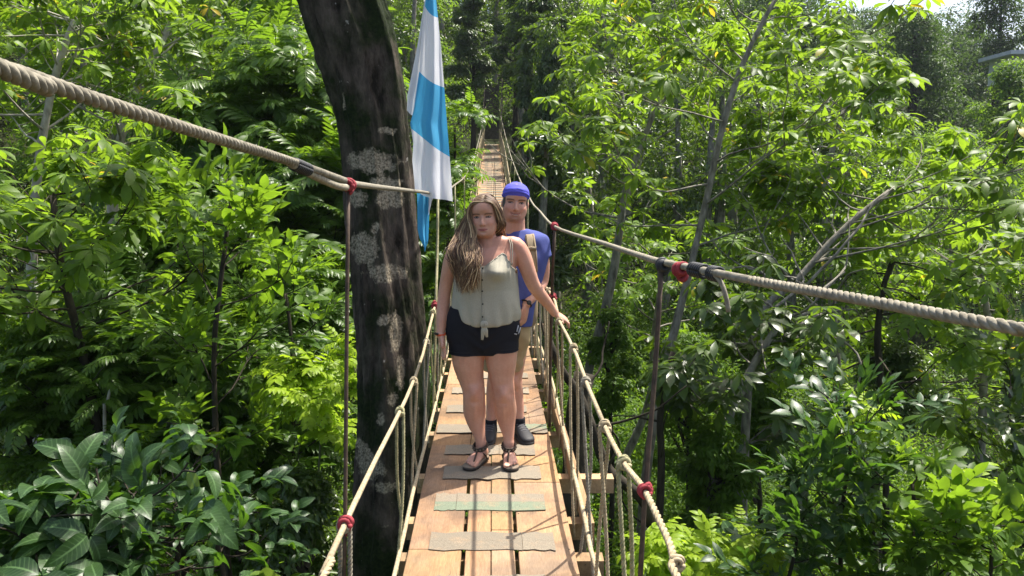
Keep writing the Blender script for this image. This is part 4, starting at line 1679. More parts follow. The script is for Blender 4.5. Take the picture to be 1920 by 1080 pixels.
    # tank top
    tk = [(612, 912, 57, .138, .165), (600, 912, 61.5, .150, .172), (585, 912, 64, .152, .16), (565, 912, 64, .150, .14), (540, 911, 62, .146, .122), (520, 911, 60, .155, .115),
          (505, 911, 59, .166, .112), (492, 912, 59, .150, .115), (478, 912, 60, .115, .115), (466, 912, 58, .085, .105)]
    pys = np.array([r[0] for r in tk], float)[::-1]
    arr = np.array(tk, float)[::-1]
    n, m = 112, 54
    an = np.linspace(0, 2 * math.pi, n, endpoint=False)
    mb = MB()
    Vs = []
    rg = np.random.default_rng(4)
    for i in range(m):
        f = i / (m - 1)
        for a in an:
            u, sn = math.cos(a), math.sin(a)
            us = math.copysign(abs(u) ** .87, u)
            if sn < 0:
                k = abs(us + .06)
                top = 497 - 24 * min(1, k / .55) + (0 if k < .62 else (k - .62) / .38 * 34)
                bot = 607 - 10 * abs(us) ** 2 - (26 * max(0, -us - .45) ** 1.2 * 1.6)
            else:
                top = 507 - 22 * (1 - abs(us)) ** .7
                bot = 598 - (12 if us < 0 else 0) * abs(us)
            py = bot + (top - bot) * f
            cx, hw, fr, bk = [np.interp(py, pys, arr[:, c]) for c in (1, 2, 3, 4)]
            cc = PY(cx, py, Y0)
            s = cc[1] / FPX
            sa = math.copysign(abs(sn) ** .87, sn)
            rr = 1.0
            # gathers at the neck, folds drawn to the knot, soft drape
            if sn < 0:
                rr += .034 * math.sin(us * 44) * max(0, f - .66) / .34 * (1 if abs(us) > .12 else 0)
                rr += .040 * math.sin(us * 19 + 6 * f + 1.0) * max(0, .42 - f) / .42
                rr += .016 * math.sin(us * 7 + f * 9) * (1 - f)
                bust = .040 * (math.exp(-((us - .42) / .26) ** 2) + math.exp(-((us + .42) / .26) ** 2)) * math.exp(-((py - 507) / 13) ** 2)
                bust -= .012 * math.exp(-(us / .12) ** 2) * math.exp(-((py - 503) / 14) ** 2)
            else:
                bust = 0
                rr += .012 * math.sin(us * 9 + f * 5)
            dep = fr if sn < 0 else bk
            Vs.append(cc + np.array([us * (hw * s) * rr, sa * (dep * rr + bust), 0]))
    Fs = []
    for i in range(m - 1):
        for j in range(n):
            j2 = (j + 1) % n
            Fs.append((i * n + j, i * n + j2, (i + 1) * n + j2, (i + 1) * n + j))
    TC = (.375, .35, .275)
    mb.add(Vs, Fs, TC)
    # button band, buttons, neck edge, straps, knot
    Vg = np.array(Vs).reshape(m, n, 3)
    j0 = int(n * .75) - 1
    edge = [Vg[-1, j] for j in range(int(n * .56), int(n * .95))]
    V, F = loft(edge, [.0035] * len(edge), n=6, m=len(edge) * 2, ref=(0, 1, .1)); mb.add(V, F, TC)
    band = [Vg[i, j0] + np.array([0, -.003, 0]) for i in range(3, m, 3)]
    V, F = loft(band, [.006] * len(band), [.0025] * len(band), n=8, m=40); mb.add(V, F, tuple(x * .9 for x in TC))
    for f in (.985, .80, .62, .41, .20):
        q = Vg[int(f * (m - 1)), j0] + np.array([0, -.007, 0])
        V, F = ball(q, (.005, .003, .005), 8, 6); mb.add(V, F, (.03, .022, .016))
    for sgn, jx in ((1, .885), (-1, .617)):
        q = Vg[-1, int(n * jx)]
        for o_ in (-.006, .006):
            pts = [q + np.array([o_, -.002, -.005]), PY(912 + sgn * 47 + o_ * 300, 462, Y0 - .088), PY(912 + sgn * 44 + o_ * 300, 450, Y0 - .045), PY(912 + sgn * 42 + o_ * 300, 449, Y0 + .02), PY(912 + sgn * 42, 470, Y0 + .10)]
            V, F = loft(pts, [.005] * 5, [.0025] * 5, n=8, m=20, ref=(1, 0, 0)); mb.add(V, F, TC)
    kc = PY(908, 608, Y0 - .165)
    V, F = ball(kc, (.020, .016, .017), 14, 10); mb.add(V, F, TC)
    for th in np.linspace(-.6, .6, 3):
        ring = [kc + np.array([math.sin(q) * .012 + th * .01, -.013 + .004 * math.cos(q * 2), math.cos(q) * .018]) for q in np.linspace(0, 6.28, 12)]
        V, F = loft(ring, [.005] * 12, n=6, m=20, ref=(0, 1, 0)); mb.add(V, F, TC)
    for a, b in ((904, 637), (913, 632)):
        pts = [kc, PY((908 + a) / 2, 620, Y0 - .178), PY(a, b, Y0 - .165)]
        V, F = loft(pts, [.008, .013, .007], [.004, .004, .003], n=10, m=12, ref=(0, 1, 0)); mb.add(V, F, TC)
    o = mb.build("tank_top", M['cloth'], root)
    sol = o.modifiers.new("thickness", 'SOLIDIFY'); sol.thickness = .003; sol.offset = -1

    # hair: a close cap and many long wavy locks
    mb = MB()
    rows_h = [(-.20, .30, .0, .33), (-.05, .345, -.10, .43), (.10, .362, -.10, .485), (.22, .362, -.16, .50), (.33, .34, -.31, .48), (.385, .325, -.365, .45), (.455, .275, -.30, .40), (.515, .18, -.20, .28), (.53, .05, -.03, .08)]
    path, rx, fr, bk = [], [], [], []
    for z, w_, yf, yb in rows_h:
        cy = (yf + yb) / 2
        path.append([0, cy, z]); rx.append(w_); fr.append(cy - yf); bk.append(yb - cy)
    V, F = loft(path, rx, fr, n=32, m=22, back=bk)
    V = V * np.array([.965, .965, .955])
    mb.add((V @ R.T) * Hh + c, F, (.105, .062, .038))
    r = np.random.default_rng(9)
    tones = [(.085, .046, .027), (.125, .072, .04), (.19, .118, .062), (.29, .195, .105), (.44, .32, .185), (.055, .03, .02)]

    def lock(pts, wdt, tone, wave, ph):
        q = spline(np.array(pts), 30)
        t = np.linspace(0, 1, 30)
        am = wave * np.clip(t * 2.2 - .45, 0, 1)
        q[:, 0] += am * np.sin(t * 15 + ph)
        q[:, 1] += am * .7 * np.cos(t * 13 + ph * 1.7)
        ww = wdt * np.interp(t, [0, .08, .5, .85, 1], [.5, 1, 1, .75, .12])
        V, F = loft(q, ww, ww * .6, n=5, m=30, ref=(0, 1, .05))
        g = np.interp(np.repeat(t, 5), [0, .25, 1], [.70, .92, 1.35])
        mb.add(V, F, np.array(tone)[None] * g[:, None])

    def hp(x, y, z):
        return c + (np.array([x, y, z]) @ R.T) * Hh
    def skull(y):
        return float(np.interp(y, [-.40, -.37, -.30, -.18, -.03, .24, .36, .44], [.30, .375, .435, .50, .535, .50, .45, .33]))
    for i in range(760):
        s = r.random()                         # 0 outer/back, 1 inner/front
        tone = tones[r.choice(6, p=[.24, .26, .2, .14, .06, .10])]
        yt = -.345 + .72 * (1 - s)
        top = hp(.05 + r.normal(0, .010), yt, skull(yt) + r.normal(0, .005))
        crown_ = hp(-.20 - .05 * s, -.345 + .68 * (1 - s), .478 - .125 * s + .012 * r.normal())
        side = hp(-.40 + .06 * s + r.normal(0, .02), -.33 + .55 * (1 - s), .08 + r.normal(0, .03))
        p3 = PY(856 + 33 * s + r.normal(0, 3), 438, Y0 + .04 - .16 * s)
        p4 = PY(848 + 43 * s + r.normal(0, 5), 472, Y0 - .075 - .095 * min(1, s * 1.6) - .02 * r.random())
        e = r.uniform(506, 554) - 10 * abs(s - .5)
        p5 = PY(850 + 46 * s + r.normal(0, 3.5), (472 + e) / 2, Y0 - .10 - .125 * min(1, s * 1.6) - .015 * r.random())
        p6 = PY(858 + 36 * s + r.normal(0, 5), e, Y0 - .10 - .115 * min(1, s * 1.6) - .02 * r.random())
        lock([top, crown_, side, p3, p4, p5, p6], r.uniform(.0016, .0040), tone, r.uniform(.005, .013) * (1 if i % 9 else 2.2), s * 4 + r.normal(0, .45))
    for i in range(400):
        s = r.random()
        tone = tones[r.choice(6, p=[.24, .28, .22, .12, .04, .10])]
        yt = -.345 + .72 * (1 - s)
        top = hp(.055 + r.normal(0, .010), yt, skull(yt) + r.normal(0, .005))
        cr = hp(.25 + .02 * s, -.335 + .65 * (1 - s), .455 - .115 * s)
        sd = hp(.395 - .03 * s + r.normal(0, .02), -.24 + .5 * (1 - s), .06)
        lw = hp(.42 - .02 * s + r.normal(0, .03), -.16 + .45 * (1 - s), -.25)
        p4 = PY(934 - 6 * s + r.normal(0, 4), 447, Y0 + .05 + .06 * (1 - s))
        p5 = PY(930 + r.normal(0, 8), 480, Y0 + .14)
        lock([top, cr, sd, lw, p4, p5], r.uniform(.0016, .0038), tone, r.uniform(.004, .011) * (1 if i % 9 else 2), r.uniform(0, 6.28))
    for i in range(60):                        # down the back
        x = r.uniform(-.3, .3)
        tone = tones[r.choice(3)]
        lock([hp(.05, .12 + .2 * r.random(), .52), hp(x * .9, .47, .33), hp(x, .52, -.05), PY(905 + x * 90, 460, Y0 + .13), PY(905 + x * 110, 520, Y0 + .14)], r.uniform(.008, .014), tone, .006, r.uniform(0, 6))
    mb.build("hair", M['hair'], root)

    # sandals
    for ank, td, sd in ((ar, (-.45, -1), 1), (al, (.10, -1), -1)):
        t = nrm(np.array([td[0], td[1], 0.0]))
        sx = np.array([-t[1], t[0], 0.0])
        sx = sx if sx[0] * sd > 0 else -sx
        heel = np.array([ank[0], ank[1], 0]) - t * .064
        mb = MB()
        zz = zd - .013
        ro = [(0, .022), (.02, .034), (.08, .037), (.14, .042), (.185, .049), (.225, .046), (.25, .030), (.258, .012)]
        for lo, hi, cc in ((zz, zz + .016, (.035, .028, .024)), (zz + .0163, zz + .0195, (.22, .16, .11))):
            ring = []
            V = []
            for zq in (lo, hi):
                for sgn in (1, -1):
                    for L, wq in (ro if sgn > 0 else ro[::-1]):
                        V.append(heel + t * L + sx * sgn * wq + np.array([0, 0, zq]))
            k = len(ro) * 2
            F = [tuple(range(k))[::-1], tuple(range(k, 2 * k))] + [(i, (i + 1) % k, k + (i + 1) % k, k + i) for i in range(k)]
            mb.add(V, F, cc)
        SC = (.055, .036, .024)
        A = np.array([ank[0], ank[1], zd])
        for hh, rr in ((.075, .041), (.085, .042), (.094, .042)):
            ring = [A + t * .012 + t * math.cos(q) * (rr + .004) + sx * math.sin(q) * rr + np.array([0, 0, hh - .012 * math.cos(q)]) for q in np.linspace(0, 6.283, 20)]
            V, F = loft(ring, [.0055] * 20, n=6, m=40, ref=(0, 0, 1)); mb.add(V, F, SC)
        for q in np.linspace(0, 6.283, 15)[:-1]:
            V, F = ball(A + t * .012 + t * math.cos(q) * .049 + sx * math.sin(q) * .046 + np.array([0, 0, .085 - .012 * math.cos(q)]), .0062, 7, 5); mb.add(V, F, (.16, .12, .085))
        post = heel + t * .205 + sx * .017 + np.array([0, 0, zd + .012])
        mid = heel + t * .125 + sx * .004 + np.array([0, 0, zd + .070])
        V, F = loft([post, post - t * .02 + np.array([0, 0, .028]), mid, A + t * .052 + np.array([0, 0, .075])], [.0058] * 4, n=7, m=18); mb.add(V, F, SC)
        for sgn in (1, -1):
            V, F = loft([mid - t * .01, heel + t * .09 + sx * sgn * .038 + np.array([0, 0, zd + .04]), heel + t * .05 + sx * sgn * .036 + np.array([0, 0, zd])], [.005] * 3, n=6, m=12); mb.add(V, F, SC)
        mb.build("sandal", M['leather'], root)

    # bracelet
    w = PY(826, 625, Y0 - .045)
    mb = MB()
    for k_ in range(2):
        ring = [w + np.array([math.cos(q) * .030, math.sin(q) * .030, -.003 * k_ * 2 + .004 * math.sin(q)]) for q in np.linspace(0, 6.283, 20)]
        V, F = loft(ring, [.0032] * 20, n=6, m=30, ref=(0, 0, 1)); mb.add(V, F, (.62, .10, .03))
    for q in (-2.5, -2.9, -2.1):
        V, F = ball(w + np.array([math.cos(q) * .031, math.sin(q) * .031, 0]), .008, 8, 6); mb.add(V, F, (.03, .02, .015))
    mb.build("bracelet", M['leather'], root)


woman()


# ---------------------------------------------------------------- man behind
def man():
    Y0 = 5.24
    zd = float(deck_z(5.24)) + .006
    root = empty("person", PY(950, 822, Y0), "man in blue T-shirt and backwards blue cap standing behind the woman", "person")
    SK = np.array([.54, .292, .208])
    rows = [(655, 950, 36, .09, .10), (638, 950, 42, .12, .13), (605, 951, 42, .125, .125), (565, 956, 43, .13, .11), (525, 963, 48, .13, .115), (488, 967, 55, .132, .12), (464, 967, 60, .11, .115), (448, 965, 54, .085, .10), (436, 963, 32, .065, .078)]
    parts = [torso_loft(rows, Y0)]
    parts.append(limb(Y0, [(963, 446, .01, 26), (963, 430, -.005, 22), (964, 412, -.02, 20), (965, 400, -.02, 19)]))
    c = PY(966, 380, Y0 - .03)
    Hh = .247
    R = head_rot(math.radians(4), math.radians(5), math.radians(3))
    parts += head_parts(c, Hh, R, 1.1)
    la = [(985, 447, .0, 14), (1006, 454, .0, 17), (1014, 478, .0, 15.5), (1017, 505, .01, 14), (1016, 528, .01, 12.2), (1008, 543, -.04, 12.4), (997, 557, -.09, 11), (988, 568, -.13, 8.4), (986, 574, -.14, 8.4)]
    ra = [(945, 447, .0, 14), (924, 455, .0, 17), (916, 480, .0, 15.5), (912, 508, .02, 14), (910, 535, .02, 12.2), (914, 560, -.0, 12), (920, 585, -.04, 10), (925, 604, -.05, 8.4)]
    parts.append(limb(Y0, la)); parts.append(limb(Y0, ra))
    parts += hand_parts(PY(986, 574, Y0 - .14), PY(980, 612, Y0 - .15) - PY(986, 574, Y0 - .14), np.array([-.6, -1, .0]), 1.0, .4, .06, .4)
    parts += hand_parts(PY(925, 602, Y0 - .05), np.array([.1, -.1, -1]), np.array([.6, -1, .0]), 1.0, .4, .06, .4)
    lr = [(934, 635, .01, 26), (934, 668, 0, 24), (933, 700, .0, 19), (930, 714, 0, 17), (928, 738, .03, 17), (924, 765, .03, 13), (921, 786, .02, 10.5), (920, 800, .02, 10)]
    ll = [(966, 635, .01, 26), (964, 668, 0, 23), (963, 700, .0, 18), (963, 714, 0, 16.5), (965, 738, .03, 16.5), (970, 765, .03, 13), (972, 784, .02, 10.5), (973, 797, .02, 10)]
    parts.append(limb(Y0, lr)); parts.append(limb(Y0, ll))
    V, F = fuse(parts, .0050, 5)
    V = knees(V, [PY(930, 714, Y0), PY(963, 714, Y0)])
    V = sculpt_face(V, c, Hh, R, 1.0, False)
    col = np.tile(SK, (len(V), 1))
    paint_face(col, V, c, Hh, R, SK, (.34, .11, .09), (.045, .028, .02), smile=.55, stubble=.5)
    q = (V - c) @ R / Hh                       # short dark hair at the temples
    hw = ((np.abs(q[:, 0]) > .27) & (q[:, 2] > -.12) & (q[:, 2] < .3) & (q[:, 1] > -.22) & (q[:, 1] < .55)) | ((q[:, 1] > .22) & (q[:, 2] > -.25) & (np.abs(q[:, 2]) < .5))
    hw &= ~((np.abs(q[:, 0]) > .335) & (q[:, 2] < .06))
    col[hw] = (.035, .024, .018)
    MB().add(V, F, col).build("body", M['skin'], root)

    # cap worn backwards
    mb = MB()
    rows_h = [(.13, .352, -.395, .475), (.16, .357, -.425, .49), (.24, .358, -.425, .50), (.34, .335, -.385, .47), (.44, .27, -.30, .38), (.51, .16, -.16, .24), (.54, .03, .0, .06)]
    path, rx, fr, bk = [], [], [], []
    for z, w_, yf, yb in rows_h:
        cy = (yf + yb) / 2
        path.append([0, cy, z + .05 * 0]); rx.append(w_); fr.append(cy - yf); bk.append(yb - cy)
    V, F = loft(path, rx, fr, n=36, m=22, back=bk)
    V = V.copy(); V *= (1 + .012 * np.sin(V[:, [0]] * 23 + V[:, [2]] * 31) * np.sin(V[:, [1]] * 19)); V[:, 2] += np.where(V[:, 1] < 0, -.10 * V[:, 1] * 0, 0) + (.40 * np.clip(-V[:, 1], 0, .42) * np.clip((.54 - V[:, 2]) / .41, 0, 1)) - .10 * np.clip(V[:, 1], 0, .5)
    BL = (.10, .10, .50)
    mb.add((V @ R.T) * Hh + c, F, BL)
    ring = []
    for a in np.linspace(0, 6.283, 40):
        y_ = .035 + .455 * math.sin(a)
        ring.append([.357 * math.cos(a), y_, .17 + .365 * max(0, -y_) - .10 * max(0, y_)])
    V, F = loft((np.array(ring) @ R.T) * Hh + c, [.0045] * 40, [.009] * 40, n=7, m=80, ref=(0, 0, 1)); mb.add(V, F, (.11, .11, .56))
    V, F = loft((np.array([[0, .47, .12], [0, .62, .08], [0, .74, .02]]) @ R.T) * Hh + c, [.065, .07, .04], [.006, .006, .004], n=14, m=8, ref=(0, 0, 1)); mb.add(V, F, BL)
    mb.build("cap", M['cloth'], root)

    # blue T-shirt
    ts = [torso_loft([r_ for r_ in rows if 440 < r_[0] < 606] + [(440, 964, 37, .066, .085), (433, 963, 22, .055, .07)], Y0, .019)]
    ts.append(limb(Y0, [(980, 449, .0, 18), (1006, 456, .0, 20), (1013, 472, .0, 18), (1016, 484, .0, 17.5)], .007))
    ts.append(limb(Y0, [(948, 449, .0, 18), (924, 457, .0, 20), (917, 474, .0, 18), (914, 487, .0, 17.5)], .007))
    V, F = fuse(ts, .006, 4)
    w_ = np.sin(V[:, 2] * 46 + V[:, 0] * 34) * np.sin(V[:, 0] * 25 + 1.3) * .005 + np.sin(V[:, 2] * 21 - V[:, 0] * 47 + 1) * .004
    V[:, 1] += w_
    TB = (.072, .088, .26)
    mb = MB().add(V, F, TB)
    ring = [PY(963, 434, Y0) + np.array([math.cos(a) * .092, .004 + math.sin(a) * .086, -.006 + .02 * math.sin(a)]) for a in np.linspace(0, 6.283, 24)]
    V, F = loft(ring, [.006] * 24, n=6, m=48, ref=(0, 0, 1)); mb.add(V, F, tuple(x * .8 for x in TB))
    mb.build("t_shirt", M['cloth'], root)

    # tan shorts
    sh = [torso_loft([r_ for r_ in rows if r_[0] >= 600], Y0, .008)]
    sh.append(limb(Y0, [(934, 630, .01, 27), (933, 660, 0, 27), (932, 694, 0, 25)], .010, n=22))
    sh.append(limb(Y0, [(972, 630, .01, 28), (963, 660, 0, 27), (953, 694, 0, 22)] and [(963, 630, .01, 25), (960, 660, 0, 25), (957, 693, 0, 21)], .010, n=22))
    V, F = fuse(sh, .006, 3)
    V[:, 1] += np.sin(V[:, 2] * 60 + V[:, 0] * 40) * .003
    MB().add(V, F, (.34, .255, .14)).build("shorts", M['cloth'], root)

    # socks and shoes
    for (px, py), td, sd in (((920, 795), (-.1, -1), 1), ((973, 792), (.35, -1), -1)):
        A = PY(px, py, Y0 + .02)
        t = nrm(np.array([td[0], td[1], 0.0])); up = np.array([0, 0, 1.0])
        V, F = loft([A + up * .035, A - up * .01, A - up * .05], [.043, .044, .046], n=14, m=8, ref=(0, 1, 0))
        MB().add(V, F, (.018, .018, .022)).build("sock", M['cloth'], root)
        heel = np.array([A[0], A[1], zd]) - t * .075
        pts = [heel + up * .045, heel + t * .03 + up * .055, heel + t * .10 + up * .052, heel + t * .17 + up * .042, heel + t * .235 + up * .034, heel + t * .275 + up * .026, heel + t * .29 + up * .024]
        V, F = loft(pts, [.024, .037, .040, .046, .049, .038, .012], [.030, .042, .040, .030, .022, .015, .008], n=18, m=24, ref=(0, 0, 1), back=[.035, .05, .048, .036, .026, .018, .008], p=2.4)
        mb = MB().add(V, F, (.022, .022, .025))
        k = [(0, .022), (.02, .036), (.10, .041), (.18, .048), (.235, .051), (.275, .040), (.295, .014)]
        sx = np.array([-t[1], t[0], 0.0]); Vv = []
        for zq in (0, .020):
            for sg in (1, -1):
                for L, wq in (k if sg > 0 else k[::-1]):
                    Vv.append(heel - t * .003 + t * L + sx * sg * wq + up * zq)
        n_ = len(k) * 2
        mb.add(Vv, [tuple(range(n_))[::-1], tuple(range(n_, 2 * n_))] + [(i, (i + 1) % n_, n_ + (i + 1) % n_, n_ + i) for i in range(n_)], (.035, .034, .034))
        for L in (.11, .135, .16, .185):
            p_ = heel + t * L
            V, F = loft([p_ - sx * .03 + up * (.094 - (L - .1) * .30), p_ + up * (.103 - (L - .1) * .33), p_ + sx * .03 + up * (.094 - (L - .1) * .30)], [.0035] * 3, n=6, m=8, ref=(0, 0, 1)); mb.add(V, F, (.10, .10, .11))
        mb.build("shoe", M['leather'], root)
    # watch
    w = PY(987, 569, Y0 - .135)
    ax = nrm(PY(986, 576, Y0 - .14) - PY(997, 557, Y0 - .09))
    a = nrm(np.cross(ax, [0, 1, 0])); b = np.cross(ax, a)
    mb = MB()
    ring = [w + a * math.cos(q) * .033 + b * math.sin(q) * .033 for q in np.linspace(0, 6.283, 22)]
    V, F = loft(ring, [.009] * 22, [.003] * 22, n=7, m=36, ref=ax); mb.add(V, F, (.03, .022, .018))
    V, F = ball(w + nrm(np.array([.5, -.8, .3])) * .034, (.016, .008, .016), 12, 8); mb.add(V, F, (.05, .05, .055))
    mb.build("watch", M['leather'], root)
    return Y0


MANY = man()


def backpack(Y0):
    root = empty("backpack", PY(967, 520, Y0 + .2), "tan backpack with wide padded strap worn on the man's back", "backpack")
    V, F = loft([PY(967, 615, Y0 + .22), PY(967, 600, Y0 + .23), PY(967, 540, Y0 + .24), PY(967, 470, Y0 + .22), PY(967, 445, Y0 + .19), PY(967, 438, Y0 + .18)], [.10, .15, .155, .145, .11, .05], [.06, .10, .10, .09, .06, .03], n=28, m=24, p=3.2)
    MB().add(V, F, (.26, .20, .13)).build("bag", M['cloth'], root)
    for s in (1, -1):
        x = lambda px: px if s > 0 else 2 * 966 - px
        pts = [PY(x(996), 470, Y0 + .14), PY(x(994), 440, Y0 + .10), PY(x(993), 434, Y0 + .02), PY(x(993), 441, Y0 - .075), PY(x(996), 460, Y0 - .125), PY(x(999), 485, Y0 - .148), PY(x(1001), 510, Y0 - .13), PY(x(1006), 535, Y0 - .05), PY(x(1000), 560, Y0 + .1)]
        V, F = loft(pts, [.030, .031, .032, .032, .031, .029, .022, .016, .014], [.007] * 9, n=14, m=44, ref=(0, -1, .35), p=3.5)
        mb = MB().add(V, F, (.34, .27, .175))
        for f in (.022, -.022):
            pp = [q + np.array([f, -.008, 0.004]) for q in pts[3:7]]
            V, F = loft(pp, [.004] * 4, n=6, m=20); mb.add(V, F, (.24, .18, .11))
        st = mb.build("strap", M['cloth'], root)
        b = PY(x(997), 466, Y0 - .147)
        V, F = box(b, (.030, 0, 0), (0, .007, .002), (0, 0, .010))
        MB().add(V, F, (.20, .15, .09)).build("buckle", M['leather'], st)
    V, F = loft([PY(999, 450 + 14, Y0 - .155), PY(985, 449, Y0 - .158) * 0 + PY(984, 470, Y0 - .158), PY(966, 474, Y0 - .165), PY(936, 466, Y0 - .155)], [.010] * 4, [.003] * 4, n=8, m=16, ref=(0, -1, 0))
    MB().add(V, F, (.30, .23, .15)).build("chest_strap", M['cloth'], root)


backpack(MANY)

# ------------------------------------------------------------------ trees and plants, one by one
def T(pp, d, ground=True, **k):
    pts = px_path(pp, d)
    return to_ground(pts, **k) if ground else pts


A180 = math.pi
# -- right side: tall grey trees with umbrella leaves
make_tree("umbrella_tree", "slender grey tree leaning right with umbrella leaves, tallest right of the bridge", "tree",
          T([(1205, 960), (1232, 760), (1300, 480), (1328, 360), (1352, 250), (1392, 120), (1450, 5), (1490, -60)], 12.0), .10, .03, 'leaf_palm', 'bark_grey', 'umbrella', 0.26,
          nb=17, bl=3.0, nsub=4, seed=21, t0=.50, elev=(-.1, .5), up=.7, tip=2, fill=.34, wob=.17)
make_tree("umbrella_tree", "thin grey umbrella-leaved tree nearest the man, forked above his shoulder", "tree",
          T([(1100, 720), (1130, 600), (1152, 500), (1175, 350), (1215, 240), (1262, 110), (1275, 40)], 15.0), .135, .04, 'leaf_palm', 'bark_grey', 'umbrella', 0.28,
          nb=15, bl=3.2, nsub=4, seed=22, t0=.45, elev=(0, .6), up=.6, tip=2, fill=.30, wob=.15)
make_tree("umbrella_tree", "spreading umbrella-leaved tree with bare crooked limbs behind the right main rope", "tree",
          T([(1410, 640), (1445, 575), (1500, 520), (1570, 440), (1640, 380), (1700, 335)], 11.0), .10, .035, 'leaf_palm', 'bark_grey', 'umbrella', 0.27,
          nb=18, bl=3.3, nsub=4, seed=23, t0=.30, elev=(-.05, .4), up=.25, tip=2, fill=.342, az0=0.4, azr=1.5, wob=.14)
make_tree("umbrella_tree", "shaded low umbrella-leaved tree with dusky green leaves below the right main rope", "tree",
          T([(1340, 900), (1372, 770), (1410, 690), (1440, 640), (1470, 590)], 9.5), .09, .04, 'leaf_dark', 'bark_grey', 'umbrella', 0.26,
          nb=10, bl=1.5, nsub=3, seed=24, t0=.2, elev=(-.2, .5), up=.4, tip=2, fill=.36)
make_tree("umbrella_tree", "leafy umbrella tree at the right edge with shady lower branches", "tree",
          T([(1830, 900), (1845, 700), (1852, 600), (1838, 500), (1842, 430)], 13.5), .12, .04, 'leaf_palm', 'bark_grey', 'umbrella', 0.28,
          nb=18, bl=3.2, nsub=4, seed=25, t0=.25, elev=(-.15, .4), up=.2, tip=2, fill=.36)
make_tree("umbrella_tree", "drooping green umbrella-leaved tree hanging over the shadow at far right", "tree",
          T([(1640, 900), (1655, 760), (1645, 640), (1660, 520), (1690, 470)], 12.0), .11, .04, 'leaf_palm', 'bark_dark', 'umbrella', 0.24,
          nb=11, bl=2.4, nsub=3, seed=26, t0=.45, elev=(-.3, .3), up=.0, tip=2, fill=.36)
make_tree("umbrella_tree", "pale green umbrella-leaved tree whose top crosses the patch of sky", "tree",
          T([(1560, 560), (1545, 380), (1556, 300), (1575, 230), (1590, 180)], 17.0), .15, .05, 'leaf_palm', 'bark_grey', 'umbrella', 0.31,
          nb=11, bl=2.3, nsub=3, seed=27, t0=.5, elev=(0, .4), up=.35, tip=2, fill=.34, wob=.18)
make_tree("umbrella_tree", "bushy sunlit umbrella-leaved tree between the two tall grey trunks", "tree",
          T([(1215, 760), (1225, 640), (1235, 560), (1240, 460)], 18.0), .12, .05, 'leaf_palm', 'bark_grey', 'umbrella', 0.28,
          nb=14, bl=2.6, nsub=3, seed=28, t0=.3, elev=(0, .6), up=.4, tip=2, fill=.34)
# -- left side
make_tree("umbrella_tree", "bright green umbrella-leaved tree at the left edge under the thick rope", "tree",
          T([(196, 860), (180, 790), (150, 640), (118, 520), (105, 420), (95, 330)], 9.0), .09, .035, 'leaf_palm', 'bark_dark', 'umbrella', 0.26,
          nb=15, bl=2.1, nsub=4, seed=31, t0=.45, elev=(-.1, .6), up=.35, tip=2, fill=.348)
make_tree("pale_barked_tree", "pale-barked tree with a light green top crossing the thick left rope", "tree",
          T([(222, 480), (215, 330), (232, 240), (262, 150), (298, 90), (330, 20)], 17.0), .19, .06, 'leaf_palm', 'bark_pale', 'umbrella', 0.31,
          nb=18, bl=4.0, nsub=4, seed=32, t0=.4, elev=(-.1, .5), up=.4, tip=2, fill=.345)
make_tree("pale_barked_tree", "yellowish green tree spreading over the upper left corner", "tree",
          T([(60, 520), (70, 330), (85, 230), (110, 120), (150, 10)], 14.0), .15, .05, 'leaf_palm', 'bark_pale', 'umbrella', 0.28,
          nb=16, bl=3.6, nsub=4, seed=33, t0=.45, elev=(-.1, .5), up=.35, tip=2, fill=.345)
make_tree("forked_tree", "light green feathery tree reaching across the top left toward the trunk", "tree",
          T([(360, 420), (372, 250), (385, 140), (400, 30), (420, -60)], 20.0), .18, .06, 'leaf_mid', 'bark_grey', 'ovate', .9,
          nb=18, bl=4.2, nsub=4, seed=34, t0=.4, elev=(-.1, .5), up=.3, tip=2, fill=.36)
ferns = [
    ((560, 240), (565, 120), 15.0, 41, "feathery-leaved tree glowing green beside the trunk's upper left edge", 1.0, 9, 1.5),
    ((600, 420), (590, 330), 13.0, 42, "feathery-leaved shrub just left of the trunk under the red knot", .8, 8, 1.1),
    ((470, 430), (480, 270), 14.0, 43, "feathery-leaved tree in the middle of the left slope above the rope's end", 1.0, 10, 1.5),
    ((330, 620), (330, 420), 11.5, 44, "glossy feathery-leaved tree below the middle of the thick left rope", .85, 11, 1.4),
    ((590, 680), (600, 540), 11.0, 45, "dark glossy feathery-leaved shrub left of the hanging steel rod", .75, 9, 1.1),
    ((440, 760), (430, 620), 10.5, 46, "feathery-leaved shrub in the shade of the left slope's middle", .7, 9, 1.1),
    ((215, 800), (240, 650), 9.5, 47, "small-leaved feathery shrub around the leaning dark stem at left", .65, 10, 1.1),
    ((846, 430), (852, 215), 15.0, 48, "arching feathery-leaved tree between the flag and the far deck", .62, 16, .75),
    ((838, 470), (836, 340), 13.0, 49, "drooping feathery shrub under the flag's lower right corner", .5, 11, .5),
]
for (a, b, d, s, lab, us, nb_, bl_) in ferns:
    make_tree("feather_leaved_tree", lab, "tree", T([(a[0], a[1] + 60), a, ((a[0] + b[0]) / 2 + 4, (a[1] + b[1]) / 2), b], d), .05, .022, 'leaf_fern', 'bark_dark', 'fern', us,
              nb=nb_ + 4, bl=bl_, nsub=2, seed=s, t0=-.9, cm=.3 if s in (48, 49) else .75, elev=(0, .8), up=.4, tip=1, fill=.25)
make_tree("broad_leaved_sapling", "upright sapling with bright oval leaves left of centre below the rope", "tree",
          T([(410, 900), (404, 780), (402, 640), (420, 480), (436, 350)], 8.2), .055, .02, 'leaf_mid', 'bark_dark', 'ovate', .40,
          nb=15, bl=.85, nsub=2, seed=51, t0=.05, elev=(0, .9), up=.4, tip=1, fill=.4)
